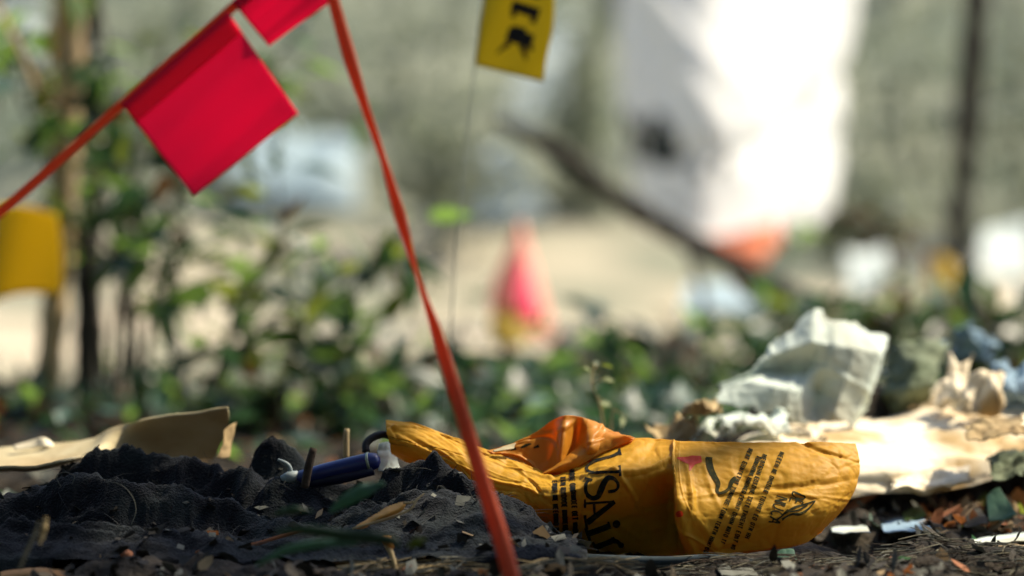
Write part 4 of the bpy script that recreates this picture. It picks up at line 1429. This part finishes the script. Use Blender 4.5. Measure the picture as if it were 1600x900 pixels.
# leafy shrubs
L1 = [('leaf_a', 5), ('leaf_b', 3), ('leaf_c', 3), ('leaf_d', .6)]
LT = [('leaf_a', 5), ('leaf_b', 2), ('leaf_c', 3), ('leaf_d', .4)]
L2 = [('leaf_a', 2), ('leaf_b', 1), ('leaf_c', 6), ('leaf_d', .6)]
LD = [('leaf_c', 4), ('leaf_d', 2), ('leaf_a', 1.2)]
shrub('leafy_shrub', 'leafy shrub around the two trunks behind the red pennant', [[(170, 690), (180, 500), (200, 330), (230, 180), (260, 60)], [(170, 690), (150, 480), (110, 330), (60, 220), (20, 130)], [(180, 690), (210, 450), (290, 300), (360, 240)]], 2.5, L1, 0.042, 8, 4, .0035)
shrub('leafy_shrub', 'spreading green shrub below the red pennant with a leaning grey stem', [[(290, 650), (330, 600), (380, 550), (440, 490), (520, 440), (590, 420)], [(320, 650), (360, 520), (400, 440), (470, 380)], [(300, 660), (270, 520), (270, 420), (300, 370)]], 2.4, L1, 0.040, 8, 4, .0055, 'bark_grey')
shrub('leafy_shrub', 'tall leafy shrub filling the upper left behind the red pennant', [[(215, 690), (210, 480), (190, 250), (170, 90), (150, -20)], [(220, 690), (240, 460), (290, 260), (360, 160), (420, 110)], [(210, 690), (190, 460), (160, 300), (90, 160), (30, 60)]], 2.6, LT, 0.042, 14, 4, .004, twl=(.05, .13))
shrub('leafy_shrub', 'drooping leafy spray hanging beside the red pennant', [[(430, 700), (440, 500), (430, 260), (440, 130), (500, 120), (545, 170), (548, 200)]], 3.05, [('leaf_a', 3), ('leaf_b', 2)], .036, 7, 2, .0022, twl=(.02, .05))
shrub('leafy_shrub', 'upright green shrub left of the orange tape', [[(440, 680), (450, 600), (470, 520), (520, 460)], [(480, 680), (500, 590), (540, 500), (560, 440)], [(420, 680), (400, 600), (380, 520)]], 2.35, L1, 0.038, 6, 4, .003)
shrub('leafy_shrub', 'sparse leafy sprig beside the pink flag', [[(690, 640), (700, 560), (740, 470), (775, 430)], [(690, 640), (670, 560), (640, 460), (612, 410)], [(690, 640), (692, 540), (694, 420)]], 2.9, L1, .03, 2, 2, .0018, twl=(.01, .03))
# low plants
low = [
    (560, 670, 2.35, 540, L2, 'low green plant behind the straw stub'),
    (640, 668, 2.45, 560, LD, 'dark low plant behind the orange tape'),
    (720, 660, 2.5, 570, L2, 'low green plant right of the orange tape'),
    (800, 668, 2.4, 620, L2, 'low plant below the pink flag'),
    (870, 660, 2.55, 570, L2, 'low bushy plant just right of the pink flag'),
    (930, 650, 2.7, 490, L2, 'rounded green plant right of the pink flag with raised top'),
    (985, 660, 2.5, 520, L2, 'low plant between the pink flag and the paper heap'),
    (1045, 640, 2.6, 510, LD, 'dark low plant behind the low end of the paper heap'),
    (1110, 620, 2.8, 500, L2, 'low plant beneath the pale blue debris'),
    (1180, 610, 2.9, 500, LD, 'dark plant left of the white paper peak'),
    (1250, 590, 3.0, 430, LD, 'dark leafy plant behind the white paper peak'),
    (1330, 590, 2.9, 450, L2, 'green plant right behind the white paper peak'),
    (1400, 580, 2.8, 460, LD, 'dark plant behind the blue paper rim'),
    (1480, 590, 2.7, 470, LD, 'dark plant at the foot of the leaning dark trunk'),
    (1550, 590, 2.6, 470, LD, 'dark plant right of the leaning trunk foot'),
    (1610, 600, 2.6, 440, L2, 'dark green plant at the right picture edge'),
    (60, 690, 2.5, 610, LD, 'low dark plant behind the curled card at the left'),
    (230, 680, 2.6, 590, L2, 'low plant behind the curled card middle'),
    (380, 690, 2.4, 620, L2, 'low plant behind the dark lump of the garment'),
]
for (px, py, Y, topy, mm, lb) in low:
    h = py - topy
    st = []
    for k_ in range(4):
        dx = random.uniform(-60, 60)
        st.append([(px + dx * .1, py), (px + dx * .5, py - h * .45), (px + dx, py - h * random.uniform(.65, .95))])
    shrub('low_plant', lb, st, Y, mm, .036, 4, 4, .0016, 'bark_brown', group='low plants on the clearing', twl=(.02, .055), cat='plant', up=.1, dy=.08)
shrub('withered_plant', 'dark withered leaf cluster on a stalk between white sheet and leaning trunk', [[(1405, 560), (1402, 470), (1392, 400), (1372, 345)]], 3.4, [('leaf_d', 4), ('leaf_c', 2)], .036, 9, 3, .004, twl=(.015, .035), cat='plant')
shrub('pale_plant', 'pale green backlit plant with a yellow leaf right of the withered cluster', [[(1440, 560), (1432, 470), (1425, 400)], [(1440, 560), (1455, 480), (1475, 430)]], 3.8, [('leaf_pale', 5), ('leaf_a', 1)], .045, 5, 3, .003, twl=(.02, .06), cat='plant')
shrub('green_sprig', 'small green sprig in front of the lower edge of the white sheet', [[(1200, 560), (1205, 470), (1225, 400), (1240, 340)]], 3.7, [('leaf_a', 3), ('leaf_c', 2)], .036, 4, 2, .0025, twl=(.02, .04), cat='plant')
# ground cover that reads as one mass
parts = []
for i in range(4200):
    y = random.uniform(2.05, 3.5); x = random.uniform(-.24, .25) * y
    if x / y < -.05 and random.random() < .75: continue
    l = random.uniform(.012, .034); a_ = random.uniform(0, 6.283); e = random.uniform(-.2, 1.0)
    z = gz(x, y) + random.random() ** 1.6 * .034
    Mx = Matrix.Translation((x, y, z)) @ Matrix.Rotation(a_, 4, 'Z') @ Matrix.Rotation(-e, 4, 'Y') @ Matrix.Rotation(random.gauss(0, .5), 4, 'X')
    V_ = [Mx @ Vector(q) for q in ((0, 0, 0), (l * .4, -l * .26, l * .05), (l, 0, -l * .15), (l * .4, l * .26, l * .05), (l * .45, 0, 0))]
    parts.append((V_, [(0, 1, 4), (1, 2, 4), (2, 3, 4), (3, 0, 4)], random.choices((0, 1, 2, 3), (7, 2, 2.5, .3))[0]))
V_, F_, MI = merge(parts)
o = obj('ground_cover', V_, F_, [M['leaf_c'], M['leaf_a'], M['teal_leaf'], M['leaf_b']], None, smooth=False, midx=MI)
props(o, 'low green creeping leaves covering the ground behind the bag', None, None, 'stuff')
# thin sprout behind the bag
sp = shrub('thin_sprout', 'thin pale sprout rising behind the mouth of the yellow bag', [[(945, 690), (940, 650), (925, 600), (930, 570)], [(950, 690), (955, 660), (962, 640)]], 1.62, [('leaf_b', 2), ('leaf_pale', 1)], .008, 4, 2, .0009, 'straw', twl=(.006, .014), cat='sprout', dy=.01)

# ------------------------------------------------------------------ background debris
yt = sheet('yellow_rag', crumple(surf([[at(1445, 400, 4.1), at(1450, 440, 4.08), at(1455, 470, 4.1)], [at(1472, 395, 4.08), at(1475, 440, 4.05), at(1478, 478, 4.07)], [at(1495, 410, 4.1), at(1497, 440, 4.07), at(1494, 465, 4.1)]], 20, 20), .006, 20, 301), M['leaf_y'], None, .001)
props(yt, 'yellow rag caught low on the leaning dark trunk', 'rag')
yt = sheet('yellow_leaf_tag', crumple(surf([[at(75, 40, 2.9), at(72, 100, 2.9), at(68, 150, 2.9)], [at(95, 35, 2.89), at(95, 95, 2.88), at(88, 160, 2.89)], [at(118, 50, 2.9), at(114, 90, 2.9), at(104, 130, 2.9)]], 20, 20), .004, 30, 303), M['leaf_y'], None, .0006)
props(yt, 'yellow tag hanging on the tan trunk near the top left', 'tag')

limb = trunk('fallen_limb', 'long dark dead limb slanting down before the white sheet', [(1350, 560), (1250, 475), (1180, 432), (1080, 378), (1010, 338), (940, 292), (880, 245), (825, 212), (772, 188)], 3.5, [36, 36, 34, 34, 36, 34, 32, 26, 14], 'bark_dark', 'dead limb', limbs=[([(1060, 368, 0), (1075, 385, -.1), (1100, 470, -.2), (1110, 560, -.25)], [16, 14, 12, 12])])

# hanging white sheet
ws_cols = []
YW = 5.2
for x, dy, bot_ in [(970, .11, 322), (990, .03, 348), (1022, -.05, 364), (1062, -.13, 366), (1100, -.19, 384), (1150, -.18, 400), (1195, -.11, 396), (1235, -.02, 366), (1268, .08, 372), (1296, .18, 335), (1314, .30, 322)]:
    k_ = np.clip((x - 1100) / 210, 0, 1)
    ws_cols.append([at(x - 12 + 70 * k_, -420, YW + dy + 1.05), at(x - 12 + 55 * k_, -200, YW + dy + .62), at(x - 10 + 34 * k_, 0, YW + dy + .36), at(x - 4 + 8 * k_, 160, YW + dy + .18), at(x + (14 if x < 1000 else -2), bot_ - 60, YW + dy + .05), at(x + (24 if x < 1000 else -10), bot_, YW + dy)])
GW = creases(crumple(surf(ws_cols, 90, 90), .005, 7, 311, ridged=True), 16, .010, .05, 312, .5)
U, V_ = np.meshgrid(np.linspace(0, 1, 90), np.linspace(0, 1, 90), indexing='ij')
wsh = empty('white_sheet', at(1140, 400, YW), 'large sunlit white sheet hanging down at the upper right, torn and smudged', 'sheet')
sheet('sheet_cloth', GW, M['white_sheet'], wsh, .002)
WB = bvh_of(GW)
for sm in ([stroke([(1030, 178), (1034, 205), (1042, 236), (1056, 252)], [14, 38, 56, 22]), stroke([(1008, 244), (1034, 248), (1064, 254)], [10, 30, 14])],
           [stroke([(1004, 188), (1000, 214), (998, 240)], [8, 20, 12])], [stroke([(988, 236), (1000, 246), (1010, 244)], [5, 14, 6])],
           [stroke([(1086, 262), (1094, 270), (1096, 282)], [8, 20, 6])], [stroke([(1124, 258), (1138, 262)], [14, 22])], [stroke([(984, 172), (986, 190), (992, 206)], [6, 16, 6])],
           [stroke([(1066, 240), (1074, 252)], [8, 14])], [stroke([(1040, 318), (1052, 326)], [6, 12])]):
    print_on('dark_smudge', sm, WB, M['dark_void'], wsh, .006)
oc = sheet('orange_cloth', crumple(surf([[at(1078, 366, 5.0), at(1085, 382, 4.98), at(1100, 398, 5.0)], [at(1120, 366, 4.97), at(1125, 395, 4.94), at(1135, 418, 4.97)], [at(1165, 358, 4.95), at(1168, 400, 4.92), at(1172, 432, 4.96)], [at(1205, 345, 4.98), at(1205, 385, 4.95), at(1196, 405, 4.98)], [at(1222, 338, 5.0), at(1222, 362, 5.0), at(1216, 385, 5.0)]], 40, 24), .012, 14, 313), M['orange_cloth'], None, .003)
props(oc, 'orange cloth bunched at the lower edge of the white sheet', 'cloth')


def debris(name, pts, Y, m, label, cat='debris', seed=0, tilt=.25, amp=.015):
    """bent panel: pixel quad (tl,tr,br,bl)"""
    (a_, b_, c_, d_) = pts
    cols_ = []
    for u in (0, .33, .66, 1):
        t0 = (a_[0] + (b_[0] - a_[0]) * u, a_[1] + (b_[1] - a_[1]) * u); t1 = (d_[0] + (c_[0] - d_[0]) * u, d_[1] + (c_[1] - d_[1]) * u)
        cols_.append([at(*t0, Y + tilt), at((t0[0] + t1[0]) / 2, (t0[1] + t1[1]) / 2, Y + tilt * .45 - .02), at(*t1, Y)])
    o_ = sheet(name, crumple(surf(cols_, 30, 20), amp, 6, seed), M[m], None, .006)
    props(o_, label, cat)


debris('blue_debris', [(1075, 438), (1170, 440), (1195, 478), (1062, 486)], 3.9, 'panel_blue', 'pale blue grey panel lying under the orange cloth', seed=321, amp=.008)
debris('bent_wreckage', [(372, 190), (560, 215), (560, 330), (360, 300)], 7.6, 'panel_blue', 'pale blue panel on the slope right of the red pennant', seed=323)
debris('bent_wreckage', [(820, 60), (905, 30), (870, 190), (790, 190)], 8.0, 'panel_white', 'pale panel leaning behind the yellow lettered flag', seed=325)
debris('bent_wreckage', [(700, 250), (790, 215), (860, 330), (720, 350)], 7.4, 'panel_white', 'pale grey panel lying low on the slope under the dead limb', seed=327)
debris('bent_wreckage', [(1320, 395), (1390, 380), (1420, 440), (1330, 450)], 4.6, 'panel_white', 'small pale panel behind the withered leaf cluster', seed=329)
debris('bent_wreckage', [(1535, 350), (1610, 340), (1610, 440), (1530, 435)], 5.0, 'panel_white', 'pale panel right of the leaning dark trunk', seed=331)
debris('bent_wreckage', [(-20, 10), (60, 0), (60, 110), (-20, 130)], 7.5, 'panel_white', 'pale panel on the slope in the upper left corner', seed=333)
